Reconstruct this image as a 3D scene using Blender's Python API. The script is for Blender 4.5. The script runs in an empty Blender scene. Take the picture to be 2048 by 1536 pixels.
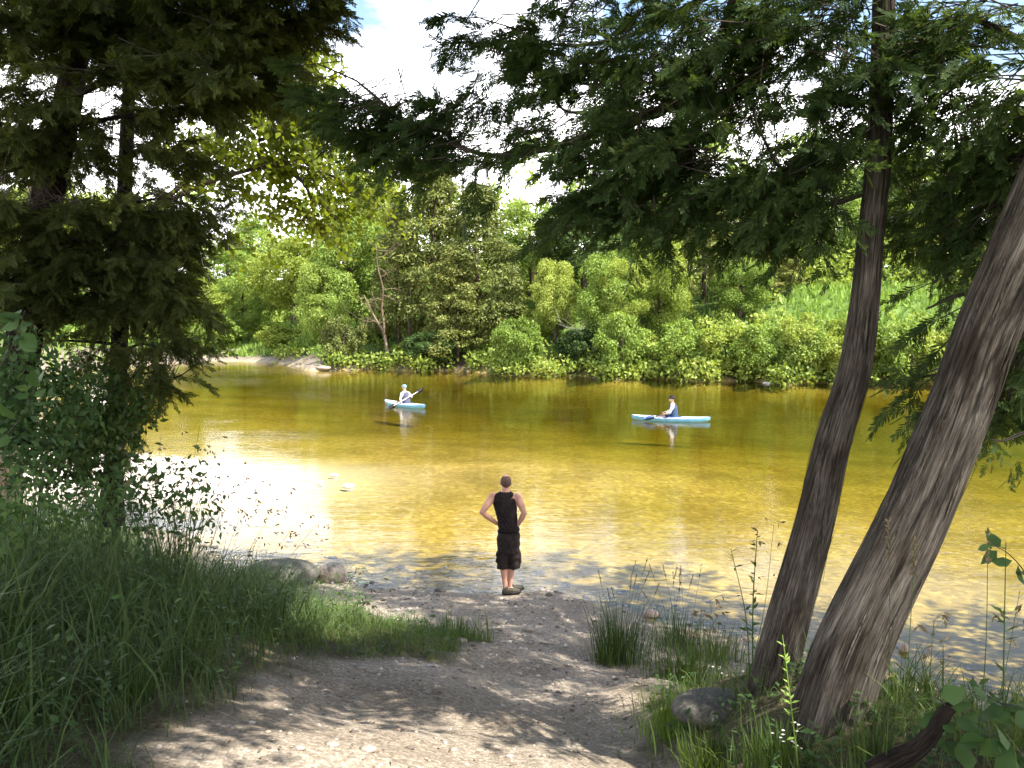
import bpy, math, random
import numpy as np
from mathutils import Vector

random.seed(7)
rng = np.random.default_rng(11)
PI = math.pi
sc = bpy.context.scene
col = sc.collection

# ------------------------------------------------------------------ camera, sky, sun, exposure
F = 1900.0
CAMZ = 4.33
TH = math.atan(153.0 / F)
cam = bpy.data.objects.new('camera', bpy.data.cameras.new('camera'))
col.objects.link(cam)
cam.location = (0, 0, CAMZ)
cam.rotation_euler = (PI / 2 - TH, 0, 0)
cam.data.sensor_width = 36
cam.data.lens = 36 * F / 2048
cam.data.clip_start = 0.05
cam.data.clip_end = 3000
sc.camera = cam

SUN_AZ = math.radians(118)      # clockwise from +Y
SUN_EL = math.radians(57)
SDIR = np.array([math.cos(SUN_EL) * math.sin(SUN_AZ), math.cos(SUN_EL) * math.cos(SUN_AZ), math.sin(SUN_EL)])

world = bpy.data.worlds.new('World')
sc.world = world
world.use_nodes = True
wn = world.node_tree.nodes
wl = world.node_tree.links
wn.clear()
wout = wn.new('ShaderNodeOutputWorld')
bg = wn.new('ShaderNodeBackground')
bg.inputs['Strength'].default_value = 0.13
sky = wn.new('ShaderNodeTexSky')
sky.sky_type = 'NISHITA'
sky.sun_disc = False
sky.sun_elevation = SUN_EL
sky.sun_rotation = SUN_AZ
sky.air_density = 1.0
sky.dust_density = 1.2
tcw = wn.new('ShaderNodeTexCoord')
mpw = wn.new('ShaderNodeMapping')
mpw.inputs['Scale'].default_value = (1.0, 1.0, 2.2)
mpw.inputs['Location'].default_value = (0.3, 0.15, 0.0)
nw = wn.new('ShaderNodeTexNoise')
nw.inputs['Scale'].default_value = 1.9
nw.inputs['Detail'].default_value = 7
nw.inputs['Roughness'].default_value = 0.55
rw = wn.new('ShaderNodeValToRGB')
rw.color_ramp.elements[0].position = 0.46
rw.color_ramp.elements[1].position = 0.60
mixw = wn.new('ShaderNodeMixRGB')
mixw.inputs['Color2'].default_value = (17.0, 16.6, 16.8, 1)
wl.new(tcw.outputs['Generated'], mpw.inputs['Vector'])
wl.new(mpw.outputs['Vector'], nw.inputs['Vector'])
sepw = wn.new('ShaderNodeSeparateXYZ')
wl.new(tcw.outputs['Generated'], sepw.inputs[0])
el1 = wn.new('ShaderNodeMath'); el1.operation = 'MULTIPLY_ADD'; el1.inputs[1].default_value = -1.6; el1.inputs[2].default_value = .40   # more cloud low over the horizon
wl.new(sepw.outputs[2], el1.inputs[0])
el2 = wn.new('ShaderNodeMath'); el2.operation = 'MAXIMUM'; el2.inputs[1].default_value = -.07
wl.new(el1.outputs[0], el2.inputs[0])
el3 = wn.new('ShaderNodeMath'); el3.operation = 'ADD'
wl.new(el2.outputs[0], el3.inputs[0]); wl.new(nw.outputs['Fac'], el3.inputs[1])
wl.new(el3.outputs[0], rw.inputs['Fac'])
wl.new(rw.outputs['Color'], mixw.inputs['Fac'])
wl.new(sky.outputs['Color'], mixw.inputs['Color1'])
wl.new(mixw.outputs['Color'], bg.inputs['Color'])
wl.new(bg.outputs[0], wout.inputs['Surface'])

sun = bpy.data.objects.new('sun', bpy.data.lights.new('sun', 'SUN'))
col.objects.link(sun)
sun.data.energy = 5.0
sun.data.angle = math.radians(0.53)
sun.data.color = (1.0, 0.95, 0.86)
sun.rotation_euler = Vector(SDIR).to_track_quat('Z', 'Y').to_euler()
sun.location = (20, -10, 40)

sc.view_settings.view_transform = 'Standard'
sc.view_settings.look = 'None'
sc.view_settings.exposure = 1.42
sc.view_settings.gamma = 1.0
sc.view_settings.use_curve_mapping = False
sc.cycles.max_bounces = 10
sc.cycles.diffuse_bounces = 3
sc.cycles.glossy_bounces = 3
sc.cycles.transmission_bounces = 4
sc.cycles.transparent_max_bounces = 12
sc.cycles.use_denoising = True
sc.cycles.caustics_reflective = False
sc.cycles.caustics_refractive = False

# ------------------------------------------------------------------ pixel helpers (photo pixels 2048 x 1536)
CT, ST = math.cos(TH), math.sin(TH)
def ray(x, y):
    u = (x - 1024) / F
    v = (768 - y) / F
    return np.array([u, CT + v * ST, -ST + v * CT])
def P(x, y, Y):
    d = ray(x, y)
    return np.array([0, 0, CAMZ]) + d * (Y / d[1])
def W(x, y):
    d = ray(x, y)
    p = d * (CAMZ / -d[2])
    return (p[0], p[1])

# ------------------------------------------------------------------ terrain
near_poly = [(150, -30), (60, -4), (24, 5.5), W(2300, 1450), W(2048, 1412), W(1900, 1388), W(1800, 1375), W(1650, 1335), W(1500, 1300),
             W(1400, 1262), W(1300, 1240), W(1220, 1210), W(1150, 1197), W(1075, 1186), W(1000, 1192), W(930, 1180), W(850, 1178), W(770, 1176), W(700, 1172), W(600, 1160),
             W(480, 1140), W(400, 1095), W(330, 1055), W(250, 1028), W(330, 1008), W(420, 1003), W(470, 1000), W(520, 993), W(560, 975),
             W(530, 950), W(440, 925), W(300, 912), W(200, 905), (-15, 31), (-19, 38), (-23, 46), (-32, 60), (-60, 73), (-150, 90), (-150, -90), (150, -90)]
far_poly = [(-150, 112), (-60, 88), W(100, 745), W(200, 736), W(330, 727), W(430, 722), W(520, 724), W(580, 728), W(620, 741), W(680, 742), W(760, 737),
            W(830, 744), W(900, 742), W(960, 744), W(1000, 750), W(1060, 754), W(1150, 752), W(1230, 760), W(1300, 757), W(1400, 763), W(1500, 762), W(1570, 769), W(1650, 767), W(1800, 771),
            W(1920, 770), W(2048, 777), W(2400, 786), (80, 36), (150, 15), (900, 0), (900, 900), (-900, 900), (-900, 160)]

def sdist(poly, X, Y):
    X = np.asarray(X, float); Y = np.asarray(Y, float)
    p = np.array(poly, float)
    q = np.roll(p, -1, 0)
    best = np.full(X.shape, 1e9)
    inside = np.zeros(X.shape, bool)
    for (ax, ay), (bx, by) in zip(p, q):
        dx, dy = bx - ax, by - ay
        L = dx * dx + dy * dy + 1e-12
        t = np.clip(((X - ax) * dx + (Y - ay) * dy) / L, 0, 1)
        best = np.minimum(best, (X - ax - t * dx) ** 2 + (Y - ay - t * dy) ** 2)
        c = ((ay > Y) != (by > Y)) & (X < (bx - ax) * (Y - ay) / (by - ay + 1e-12) + ax)
        inside ^= c
    d = np.sqrt(best)
    return np.where(inside, d, -d)

_pn = np.random.default_rng(5)
_NW = [(_pn.uniform(0, 2 * PI), _pn.uniform(0, 2 * PI)) for _ in range(24)]
def wob(X, Y, wl_, k=0):
    """cheap smooth value noise in [-1, 1]"""
    s = 0
    for i in range(6):
        a, ph = _NW[(i + k * 3) % 24]
        w = 2 * PI / (wl_ * (0.7 + 0.25 * i))
        s = s + np.sin(X * math.cos(a) * w + Y * math.sin(a) * w + ph + 1.7 * np.sin(X * math.sin(a) * w * .5 - Y * math.cos(a) * w * .6 + ph * 2))
    return s / 4.0

def sstep(a, b, x):
    t = np.clip((x - a) / (b - a), 0, 1)
    return t * t * (3 - 2 * t)

def near_far_d(X, Y):
    wv = 0.18 * wob(X, Y, 1.6, 1) + 0.07 * wob(X, Y, .55, 4)
    dn = sdist(near_poly, X, Y) + wv
    df = sdist(far_poly, X, Y) + 0.5 * wob(X, Y, 4.0, 2) + .2 * wob(X, Y, 1.3, 5)
    return dn, df

def H(X, Y, full=False):
    X = np.asarray(X, float); Y = np.asarray(Y, float)
    dn, df = near_far_d(X, Y)
    a = np.interp(dn, [-40, -28, -18, -12, -8, -4, -1, 0, 1, 2.3, 4, 6, 8, 11, 20, 60],
                  [-1.5, -1.3, -.85, -.6, -.36, -.26, -.09, 0, .12, .30, .75, 1.4, 2.0, 2.62, 3.0, 4.5])
    b = np.interp(dn, [-40, -28, -18, -12, -8, -4, -1, 0, 1, 2, 3, 4, 5, 6, 8, 20, 60],
                  [-1.5, -1.3, -.85, -.6, -.36, -.26, -.09, 0, .12, .26, .6, 1.3, 1.85, 2.15, 2.4, 3.0, 4.5])
    t = sstep(0.6, 2.0, X)
    n = a * (1 - t) + b * t
    low = sstep(17.5, 20, Y) * sstep(-12, -9, X)      # the gravel bar stays low
    n = np.where((n > .1), n * (1 - low) + (0.1 + 0.12 * (n - .1)) * low, n)
    # submerged gravel ridge that runs on from the bar
    rid = np.exp(-((Y - (25.5 + .12 * X)) / 2.6) ** 2) * sstep(10, -2, X) * sstep(-14, -8, X)
    n = np.where(dn < 0, n + (-0.07 - n) * np.clip(rid, 0, 1) * .93, n)
    n = np.where(n < 0, n * (1 + .25 * sstep(28.5, 38, Y)), n)
    f1 = np.interp(df, [-30, -12, -5, -2, -.5, 0, .4, 1.5, 4, 9, 13, 25, 60, 300], [-1.6, -1.5, -1.1, -.7, -.2, 0, .35, .8, 2.0, 4.6, 5.5, 6.8, 9, 16])
    f0 = np.interp(df, [-30, -12, -5, -2, -.5, 0, .5, 4, 9, 18, 30, 60, 300], [-2.6, -2.3, -1.1, -.4, -.08, 0, .1, .5, 1.2, 3.0, 5.0, 8, 16])
    tf = sstep(-24, -15, X)
    f = f0 * (1 - tf) + f1 * tf
    f = f + np.where(df > 1.5, .22 * wob(X, Y, 5, 3), 0)
    z = np.maximum(n, f)
    z = z + np.where(dn > .5, .014 * wob(X, Y, 1.1, 2) + .035 * wob(X, Y, 3.1, 3), 0) + np.where((dn < 0) & (df < 0), .02 * wob(X, Y, 1.3, 2), 0)
    if full:
        return z, dn, df
    return z

def h1(x, y):
    return float(H(np.array([x]), np.array([y]))[0])

def G(x, y, tmax=160):
    """world point where the line of sight through a photo pixel meets the ground or the water"""
    d = ray(x, y)
    Ys = np.concatenate([np.arange(2.0, 30, .03), np.arange(30, tmax, .2)])
    X = d[0] / d[1] * Ys
    Z = CAMZ + d[2] / d[1] * Ys
    g = np.maximum(H(X, Ys), 0)
    k = int(np.argmax(Z < g)) if (Z < g).any() else len(Ys) - 1
    return np.array([X[k], Ys[k], g[k]])

def shoreY(px, off=0.0):
    Ys = np.arange(45, 110, .1)
    df = near_far_d((px - 1024) / F * Ys, Ys)[1]
    return float(Ys[int(np.argmax(df > off))])

# ------------------------------------------------------------------ node material helpers
def new_mat(name):
    m = bpy.data.materials.new(name)
    m.use_nodes = True
    m.node_tree.nodes.clear()
    return m, m.node_tree.nodes, m.node_tree.links

def noise(n, l, scale, detail=3, rough=.55, vec=None, coord='Object', stretch=None):
    t = n.new('ShaderNodeTexNoise')
    t.inputs['Scale'].default_value = scale
    t.inputs['Detail'].default_value = detail
    t.inputs['Roughness'].default_value = rough
    if vec is None:
        c = n.new('ShaderNodeTexCoord')
        vec = c.outputs[coord]
    if stretch:
        mp = n.new('ShaderNodeMapping')
        mp.inputs['Scale'].default_value = stretch
        l.new(vec, mp.inputs['Vector'])
        vec = mp.outputs['Vector']
    l.new(vec, t.inputs['Vector'])
    return t

def ramp(n, l, fac, stops):
    r = n.new('ShaderNodeValToRGB')
    e = r.color_ramp.elements
    while len(e) > 1:
        e.remove(e[-1])
    e[0].position = stops[0][0]; e[0].color = tuple(stops[0][1]) + (1,)
    for p, c in stops[1:]:
        k = e.new(p); k.color = tuple(c) + (1,)
    l.new(fac, r.inputs['Fac'])
    return r

def mixc(n, l, fac, a, b, mode='MIX'):
    m = n.new('ShaderNodeMixRGB')
    m.blend_type = mode
    for s, v in (('Fac', fac), ('Color1', a), ('Color2', b)):
        if hasattr(v, 'links'):
            l.new(v, m.inputs[s])
        elif isinstance(v, (int, float)):
            m.inputs[s].default_value = v
        else:
            m.inputs[s].default_value = tuple(v) + (1,)
    return m.outputs[0]

def leaf_mat(name, stops, trans=.4, rough=.55, tint=(1.25, 1.15, .5), clump=.6, spec=.25):
    m, n, l = new_mat(name)
    geo = n.new('ShaderNodeNewGeometry')
    oi = n.new('ShaderNodeObjectInfo')
    nz = noise(n, l, clump, 2, coord='Object')
    a = n.new('ShaderNodeMath'); a.operation = 'MULTIPLY'; a.inputs[1].default_value = .55
    l.new(geo.outputs['Random Per Island'], a.inputs[0])
    b = n.new('ShaderNodeMath'); b.operation = 'MULTIPLY_ADD'; b.inputs[1].default_value = .75
    l.new(nz.outputs['Fac'], b.inputs[0]); l.new(a.outputs[0], b.inputs[2])
    c = n.new('ShaderNodeMath'); c.operation = 'MULTIPLY_ADD'; c.inputs[1].default_value = .3; 
    l.new(oi.outputs['Random'], c.inputs[0]); l.new(b.outputs[0], c.inputs[2])
    d = n.new('ShaderNodeMath'); d.operation = 'SUBTRACT'; d.inputs[1].default_value = .3
    l.new(c.outputs[0], d.inputs[0])
    r = ramp(n, l, d.outputs[0], stops)
    pb = n.new('ShaderNodeBsdfPrincipled')
    pb.inputs['Roughness'].default_value = rough
    pb.inputs['Specular IOR Level'].default_value = spec
    l.new(r.outputs['Color'], pb.inputs['Base Color'])
    tr = n.new('ShaderNodeBsdfTranslucent')
    tc = mixc(n, l, 1.0, r.outputs['Color'], tint, 'MULTIPLY')
    l.new(tc, tr.inputs['Color'])
    mx = n.new('ShaderNodeMixShader'); mx.inputs[0].default_value = trans
    l.new(pb.outputs[0], mx.inputs[1]); l.new(tr.outputs[0], mx.inputs[2])
    o = n.new('ShaderNodeOutputMaterial')
    l.new(mx.outputs[0], o.inputs['Surface'])
    return m

def plain(name, c, rough=.7, spec=.3, nscale=0, namp=.25, bump=0, metallic=0):
    m, n, l = new_mat(name)
    pb = n.new('ShaderNodeBsdfPrincipled')
    pb.inputs['Roughness'].default_value = rough
    pb.inputs['Specular IOR Level'].default_value = spec
    pb.inputs['Metallic'].default_value = metallic
    if nscale:
        t = noise(n, l, nscale, 5)
        lo = [v * (1 - namp) for v in c]; hi = [min(1, v * (1 + namp)) for v in c]
        r = ramp(n, l, t.outputs['Fac'], [(.3, lo), (.7, hi)])
        l.new(r.outputs['Color'], pb.inputs['Base Color'])
        if bump:
            b = n.new('ShaderNodeBump'); b.inputs['Strength'].default_value = bump; b.inputs['Distance'].default_value = .02
            l.new(t.outputs['Fac'], b.inputs['Height']); l.new(b.outputs[0], pb.inputs['Normal'])
    else:
        pb.inputs['Base Color'].default_value = tuple(c) + (1,)
    o = n.new('ShaderNodeOutputMaterial')
    l.new(pb.outputs[0], o.inputs['Surface'])
    return m

def bark_mat(name, dark, light, rscale=9.0, bump=.9):
    """stringy bark: noise stretched along the trunk through the stored 'bark' coordinates"""
    m, n, l = new_mat(name)
    at = n.new('ShaderNodeAttribute'); at.attribute_name = 'bark'
    t = noise(n, l, rscale, 6, .65, vec=at.outputs['Vector'], stretch=(1, 1, .05))
    t2 = noise(n, l, rscale * .11, 4, .6, vec=at.outputs['Vector'], stretch=(1, 1, .35))
    t3 = noise(n, l, rscale * 2.6, 4, .6, vec=at.outputs['Vector'], stretch=(1, 1, .035))
    r = ramp(n, l, t.outputs['Fac'], [(.33, dark), (.50, [(a * .5 + b * .5) for a, b in zip(dark, light)]), (.68, light)])
    r2 = ramp(n, l, t2.outputs['Fac'], [(.38, (.38, .33, .28)), (.60, (1.1, 1.08, 1.05))])
    c = mixc(n, l, 1.0, r.outputs['Color'], r2.outputs['Color'], 'MULTIPLY')
    r3 = ramp(n, l, t3.outputs['Fac'], [(.38, (.45, .43, .40)), (.60, (1.2, 1.18, 1.15))])
    c = mixc(n, l, 1.0, c, r3.outputs['Color'], 'MULTIPLY')
    ad = n.new('ShaderNodeMath'); ad.operation = 'MULTIPLY_ADD'; ad.inputs[1].default_value = .5
    l.new(t3.outputs['Fac'], ad.inputs[0]); l.new(t.outputs['Fac'], ad.inputs[2])
    pb = n.new('ShaderNodeBsdfPrincipled')
    pb.inputs['Roughness'].default_value = .9
    pb.inputs['Specular IOR Level'].default_value = .15
    l.new(c, pb.inputs['Base Color'])
    b = n.new('ShaderNodeBump'); b.inputs['Strength'].default_value = bump; b.inputs['Distance'].default_value = .02
    l.new(ad.outputs[0], b.inputs['Height']); l.new(b.outputs[0], pb.inputs['Normal'])
    o = n.new('ShaderNodeOutputMaterial')
    l.new(pb.outputs[0], o.inputs['Surface'])
    return m

# ------------------------------------------------------------------ mesh helpers
def mesh_np(name, V, Q, mat=None, smooth=False, attr=None):
    """V (n,3), Q (m,4) or (m,3) int"""
    V = np.ascontiguousarray(V, np.float32); Q = np.ascontiguousarray(Q, np.int32)
    k = Q.shape[1]
    me = bpy.data.meshes.new(name)
    me.vertices.add(len(V)); me.vertices.foreach_set('co', V.ravel())
    me.loops.add(Q.size); me.loops.foreach_set('vertex_index', Q.ravel())
    me.polygons.add(len(Q))
    me.polygons.foreach_set('loop_start', np.arange(0, Q.size, k, dtype=np.int32))
    me.polygons.foreach_set('loop_total', np.full(len(Q), k, np.int32))
    if smooth:
        me.polygons.foreach_set('use_smooth', np.ones(len(Q), bool))
    if attr is not None:
        for an, av in attr.items():
            at = me.attributes.new(an, 'FLOAT_VECTOR', 'POINT')
            at.data.foreach_set('vector', np.ascontiguousarray(av, np.float32).ravel())
    me.update(calc_edges=True)
    me.validate()
    if mat:
        me.materials.append(mat)
    return me

class MB:
    """collects quads"""
    def __init__(s):
        s.V = []; s.Q = []; s.A = []; s.n = 0
    def add(s, V, Q, A=None):
        V = np.asarray(V, float).reshape(-1, 3)
        s.V.append(V); s.Q.append(np.asarray(Q, np.int64) + s.n)
        s.A.append(np.asarray(A, float) if A is not None else V.copy())
        s.n += len(V)
        return s
    def mesh(s, name, mat, smooth=False):
        V = np.concatenate(s.V); Q = np.concatenate(s.Q); A = np.concatenate(s.A)
        return mesh_np(name, V, Q, mat, smooth, {'bark': A})

def link(name, me, parent=None, loc=None):
    o = bpy.data.objects.new(name, me)
    col.objects.link(o)
    if parent is not None:
        o.parent = parent
    if loc is not None:
        o.location = loc
    return o

def link_stuff(name, me, parent):
    o = link(name, me, parent); o['kind'] = 'stuff'; return o

def tag(o, label=None, cat=None, group=None, kind=None):
    if label: o['label'] = label
    if cat: o['category'] = cat
    if group: o['group'] = group
    if kind: o['kind'] = kind
    return o

def empty(name, loc, label, cat, group=None, rz=0):
    o = bpy.data.objects.new(name, None)
    col.objects.link(o)
    o.location = tuple(float(v) for v in loc); o.rotation_euler = (0, 0, rz)
    o.empty_display_size = .1
    return tag(o, label, cat, group)

def copy_tree(o, parent=None):
    c = o.copy(); col.objects.link(c); c.parent = parent
    for ch in list(o.children):
        copy_tree(ch, c)
    return c

def norm(v):
    v = np.asarray(v, float)
    return v / (np.linalg.norm(v, axis=-1, keepdims=True) + 1e-12)

def resample(pts, n):
    """Catmull-Rom through the points"""
    p = np.asarray(pts, float)
    if len(p) < 3:
        t = np.linspace(0, 1, n)[:, None]
        return p[0] * (1 - t) + p[-1] * t
    q = np.vstack([2 * p[0] - p[1], p, 2 * p[-1] - p[-2]])
    u = np.linspace(0, len(p) - 1 - 1e-9, n)
    i = u.astype(int); t = (u - i)[:, None]
    a, b, c, d = q[i], q[i + 1], q[i + 2], q[i + 3]
    return .5 * ((2 * b) + (-a + c) * t + (2 * a - 5 * b + 4 * c - d) * t ** 2 + (-a + 3 * b - 3 * c + d) * t ** 3)

def tube(mb, pts, rad, ns=8, rows=None, ridge=0, rfreq=9, caps=False):
    p = np.asarray(pts, float)
    r = np.asarray(rad, float) * np.ones(len(p))
    if rows:
        Lk = np.concatenate([[0], np.cumsum(np.linalg.norm(np.diff(p, axis=0), axis=1))])
        q = resample(p, rows * 3); Lq = np.concatenate([[0], np.cumsum(np.linalg.norm(np.diff(q, axis=0), axis=1))])
        u = np.linspace(0, 1, rows); q = np.stack([np.interp(u * Lq[-1], Lq, q[:, k]) for k in range(3)], 1)
        r = np.interp(u * Lk[-1], Lk, r)
        if ridge and rows > 100:
            ker = np.hanning(21); ker /= ker.sum()
            pad = np.vstack([2 * q[0] - q[10:0:-1], q, 2 * q[-1] - q[-2:-12:-1]])
            q = np.stack([np.convolve(pad[:, k], ker, 'valid') for k in range(3)], 1)
            rp = np.concatenate([np.full(10, r[0]), r, np.full(10, r[-1])]); r = np.convolve(rp, ker, 'valid')
        p = q
    m = len(p)
    t = norm(np.gradient(p, axis=0))
    ref = np.array([0.13, .97, .2]) if abs(t[0][1]) < .9 else np.array([1., 0, 0])
    N = np.zeros_like(p); u = norm(np.cross(t[0], ref))
    for i in range(m):
        u = norm(u - t[i] * np.dot(u, t[i])); N[i] = u
    B = np.cross(t, N)
    L = np.concatenate([[0], np.cumsum(np.linalg.norm(np.diff(p, axis=0), axis=1))])
    th = np.linspace(0, 2 * PI, ns, endpoint=False)
    R = r[:, None] * np.ones((1, ns))
    if ridge:
        tt = th[None, :] + .35 * np.sin(L[:, None] * .9 + 1)
        d = .5 * np.sin(tt * rfreq + 1.1 * np.sin(L[:, None] * 1.3)) + .35 * np.sin(tt * (rfreq * 2 + 1) + 2 * np.sin(L[:, None] * 2.1 + 1)) \
            + .5 * np.sin(tt * 2 + L[:, None] * 1.1) + .3 * np.sin(tt * 3 - L[:, None] * 2.3)
        R = R * (1 + ridge * d)
    V = p[:, None, :] + R[..., None] * (np.cos(th)[None, :, None] * N[:, None, :] + np.sin(th)[None, :, None] * B[:, None, :])
    A = np.stack([np.cos(th)[None, :] * r[:, None], np.sin(th)[None, :] * r[:, None], L[:, None] * np.ones((1, ns))], -1)
    i = np.arange(m - 1)[:, None] * ns; j = np.arange(ns)[None, :]; k = (j + 1) % ns
    Q = np.stack([i + j, i + k, i + ns + k, i + ns + j], -1).reshape(-1, 4)
    mb.add(V.reshape(-1, 3), Q, A.reshape(-1, 3))
    if caps:
        for e, s in ((0, 1), (m - 1, -1)):
            c = np.vstack([V[e], p[e][None]])
            q = [[ns, (a + 1) % ns, a, a] if s > 0 else [ns, a, (a + 1) % ns, (a + 1) % ns] for a in range(ns)]
            # fan as thin quads: use midpoints instead of degenerate corners
            q = [[ns, a, (a + 1) % ns, (a + 2) % ns] for a in range(0, ns - 1, 2)]
            mb.add(c, q, np.vstack([A[e], A[e][:1]]))
    return mb

def diamonds(C, D, N, L, Wd, fold=0.0):
    """leaf quads: C base points, D direction, N normal-ish, L length, Wd width"""
    D = norm(D); S = norm(np.cross(D, N)); U = np.cross(S, D)
    L = np.asarray(L)[:, None] if np.ndim(L) else np.full((len(C), 1), L)
    Wd = np.asarray(Wd)[:, None] if np.ndim(Wd) else np.full((len(C), 1), Wd)
    a = C; b = C + D * L * .45 + S * Wd * .5 + U * fold * Wd
    c = C + D * L - U * fold * Wd * .6; d = C + D * L * .45 - S * Wd * .5 + U * fold * Wd
    V = np.stack([a, b, c, d], 1).reshape(-1, 3)
    Q = np.arange(len(C) * 4).reshape(-1, 4)
    return V, Q

def rand_dirs(n, r=rng):
    v = r.normal(size=(n, 3))
    return norm(v)

# ------------------------------------------------------------------ materials
M = {}
M['far_green'] = leaf_mat('leaf_far_green', [(0, (.07, .11, .016)), (.4, (.19, .29, .05)), (.75, (.31, .41, .09)), (1, (.42, .50, .15))], .35, clump=.5)
M['far_yellow'] = leaf_mat('leaf_far_yellow', [(0, (.10, .14, .02)), (.4, (.26, .34, .055)), (.75, (.38, .44, .10)), (1, (.48, .52, .17))], .38, clump=.5)
M['far_olive'] = leaf_mat('leaf_far_olive', [(0, (.04, .05, .013)), (.4, (.14, .175, .04)), (.75, (.27, .29, .075)), (1, (.38, .37, .13))], .22, clump=.7)
M['undergrowth'] = leaf_mat('leaf_undergrowth', [(0, (.03, .06, .012)), (.3, (.11, .17, .03)), (.6, (.27, .35, .06)), (.85, (.38, .45, .10)), (1, (.46, .44, .18))], .35, clump=.22)
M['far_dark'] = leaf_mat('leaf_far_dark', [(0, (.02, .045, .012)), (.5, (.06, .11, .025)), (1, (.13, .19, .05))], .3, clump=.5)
M['cedar'] = leaf_mat('leaf_cedar', spec=.08, stops=[(0, (.02, .042, .014)), (.5, (.052, .088, .028)), (.85, (.09, .13, .038)), (.97, (.13, .16, .045)), (1, (.30, .14, .04))], trans=.46, clump=1.6, rough=.6)
M['cedar_left'] = leaf_mat('leaf_cedar_left', spec=.08, stops=[(0, (.035, .05, .016)), (.5, (.085, .105, .032)), (.85, (.14, .165, .045)), (.97, (.19, .19, .05)), (1, (.24, .14, .05))], trans=.46, clump=1.2, rough=.6)
M['maple'] = leaf_mat('leaf_maple', [(0, (.08, .12, .01)), (.5, (.15, .20, .015)), (1, (.25, .30, .03))], .55, clump=.9, tint=(1.5, 1.35, .35))
M['bush'] = leaf_mat('leaf_bush', [(0, (.03, .065, .02)), (.5, (.065, .125, .038)), (1, (.12, .19, .055))], .35, clump=1.5)
M['grass'] = leaf_mat('grass_blade', [(0, (.035, .065, .015)), (.5, (.085, .14, .03)), (.85, (.14, .19, .045)), (1, (.28, .24, .12))], .35, clump=.9)
M['grass_tall'] = leaf_mat('grass_tall', [(0, (.025, .045, .014)), (.5, (.06, .105, .032)), (.86, (.11, .16, .05)), (.97, (.16, .19, .07)), (1, (.32, .27, .15))], .35, clump=.8)
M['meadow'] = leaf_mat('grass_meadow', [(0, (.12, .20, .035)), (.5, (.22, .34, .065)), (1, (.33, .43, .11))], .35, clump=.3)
M['seed'] = plain('seed_head', (.16, .12, .06), .8)
M['flower'] = plain('white_petal', (.75, .72, .68), .7)
M['bark_cedar'] = bark_mat('bark_cedar', (.034, .029, .024), (.19, .172, .15), 60.0, 1.0)
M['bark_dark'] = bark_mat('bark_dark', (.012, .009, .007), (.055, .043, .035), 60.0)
M['bark_pale'] = bark_mat('bark_pale', (.17, .13, .09), (.52, .44, .33), 14.0, .6)
M['bark_far'] = bark_mat('bark_far', (.05, .04, .03), (.22, .18, .14), 14.0, .6)
M['twig'] = plain('twig', (.06, .045, .035), .9)
M['drift'] = plain('driftwood', (.55, .48, .40), .85, nscale=6, namp=.3)
M['stone'] = plain('stone_pale', (.30, .255, .21), .9, .15, nscale=16, namp=.5, bump=.9)
M['boulder'] = plain('stone_grey', (.125, .118, .098), .95, .1, nscale=40, namp=.3, bump=1.0)
M['pinkstone'] = plain('stone_pink', (.42, .30, .24), .85, nscale=7, namp=.3, bump=.3)
M['whitestone'] = plain('stone_white', (.62, .58, .52), .8, nscale=5, namp=.2, bump=.3)

def pebble_mat():
    m, n, l = new_mat('pebble')
    geo = n.new('ShaderNodeNewGeometry')
    r = ramp(n, l, geo.outputs['Random Per Island'], [(0, (.10, .08, .065)), (.25, (.18, .145, .115)), (.5, (.25, .205, .16)), (.75, (.33, .28, .23)), (.92, (.55, .49, .43)), (1, (.30, .19, .13))])
    t = noise(n, l, 60, 3)
    c = mixc(n, l, .35, r.outputs['Color'], t.outputs['Fac'], 'OVERLAY')
    pb = n.new('ShaderNodeBsdfPrincipled'); pb.inputs['Roughness'].default_value = .85
    l.new(c, pb.inputs['Base Color'])
    o = n.new('ShaderNodeOutputMaterial'); l.new(pb.outputs[0], o.inputs['Surface'])
    return m
M['pebble'] = pebble_mat()

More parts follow.
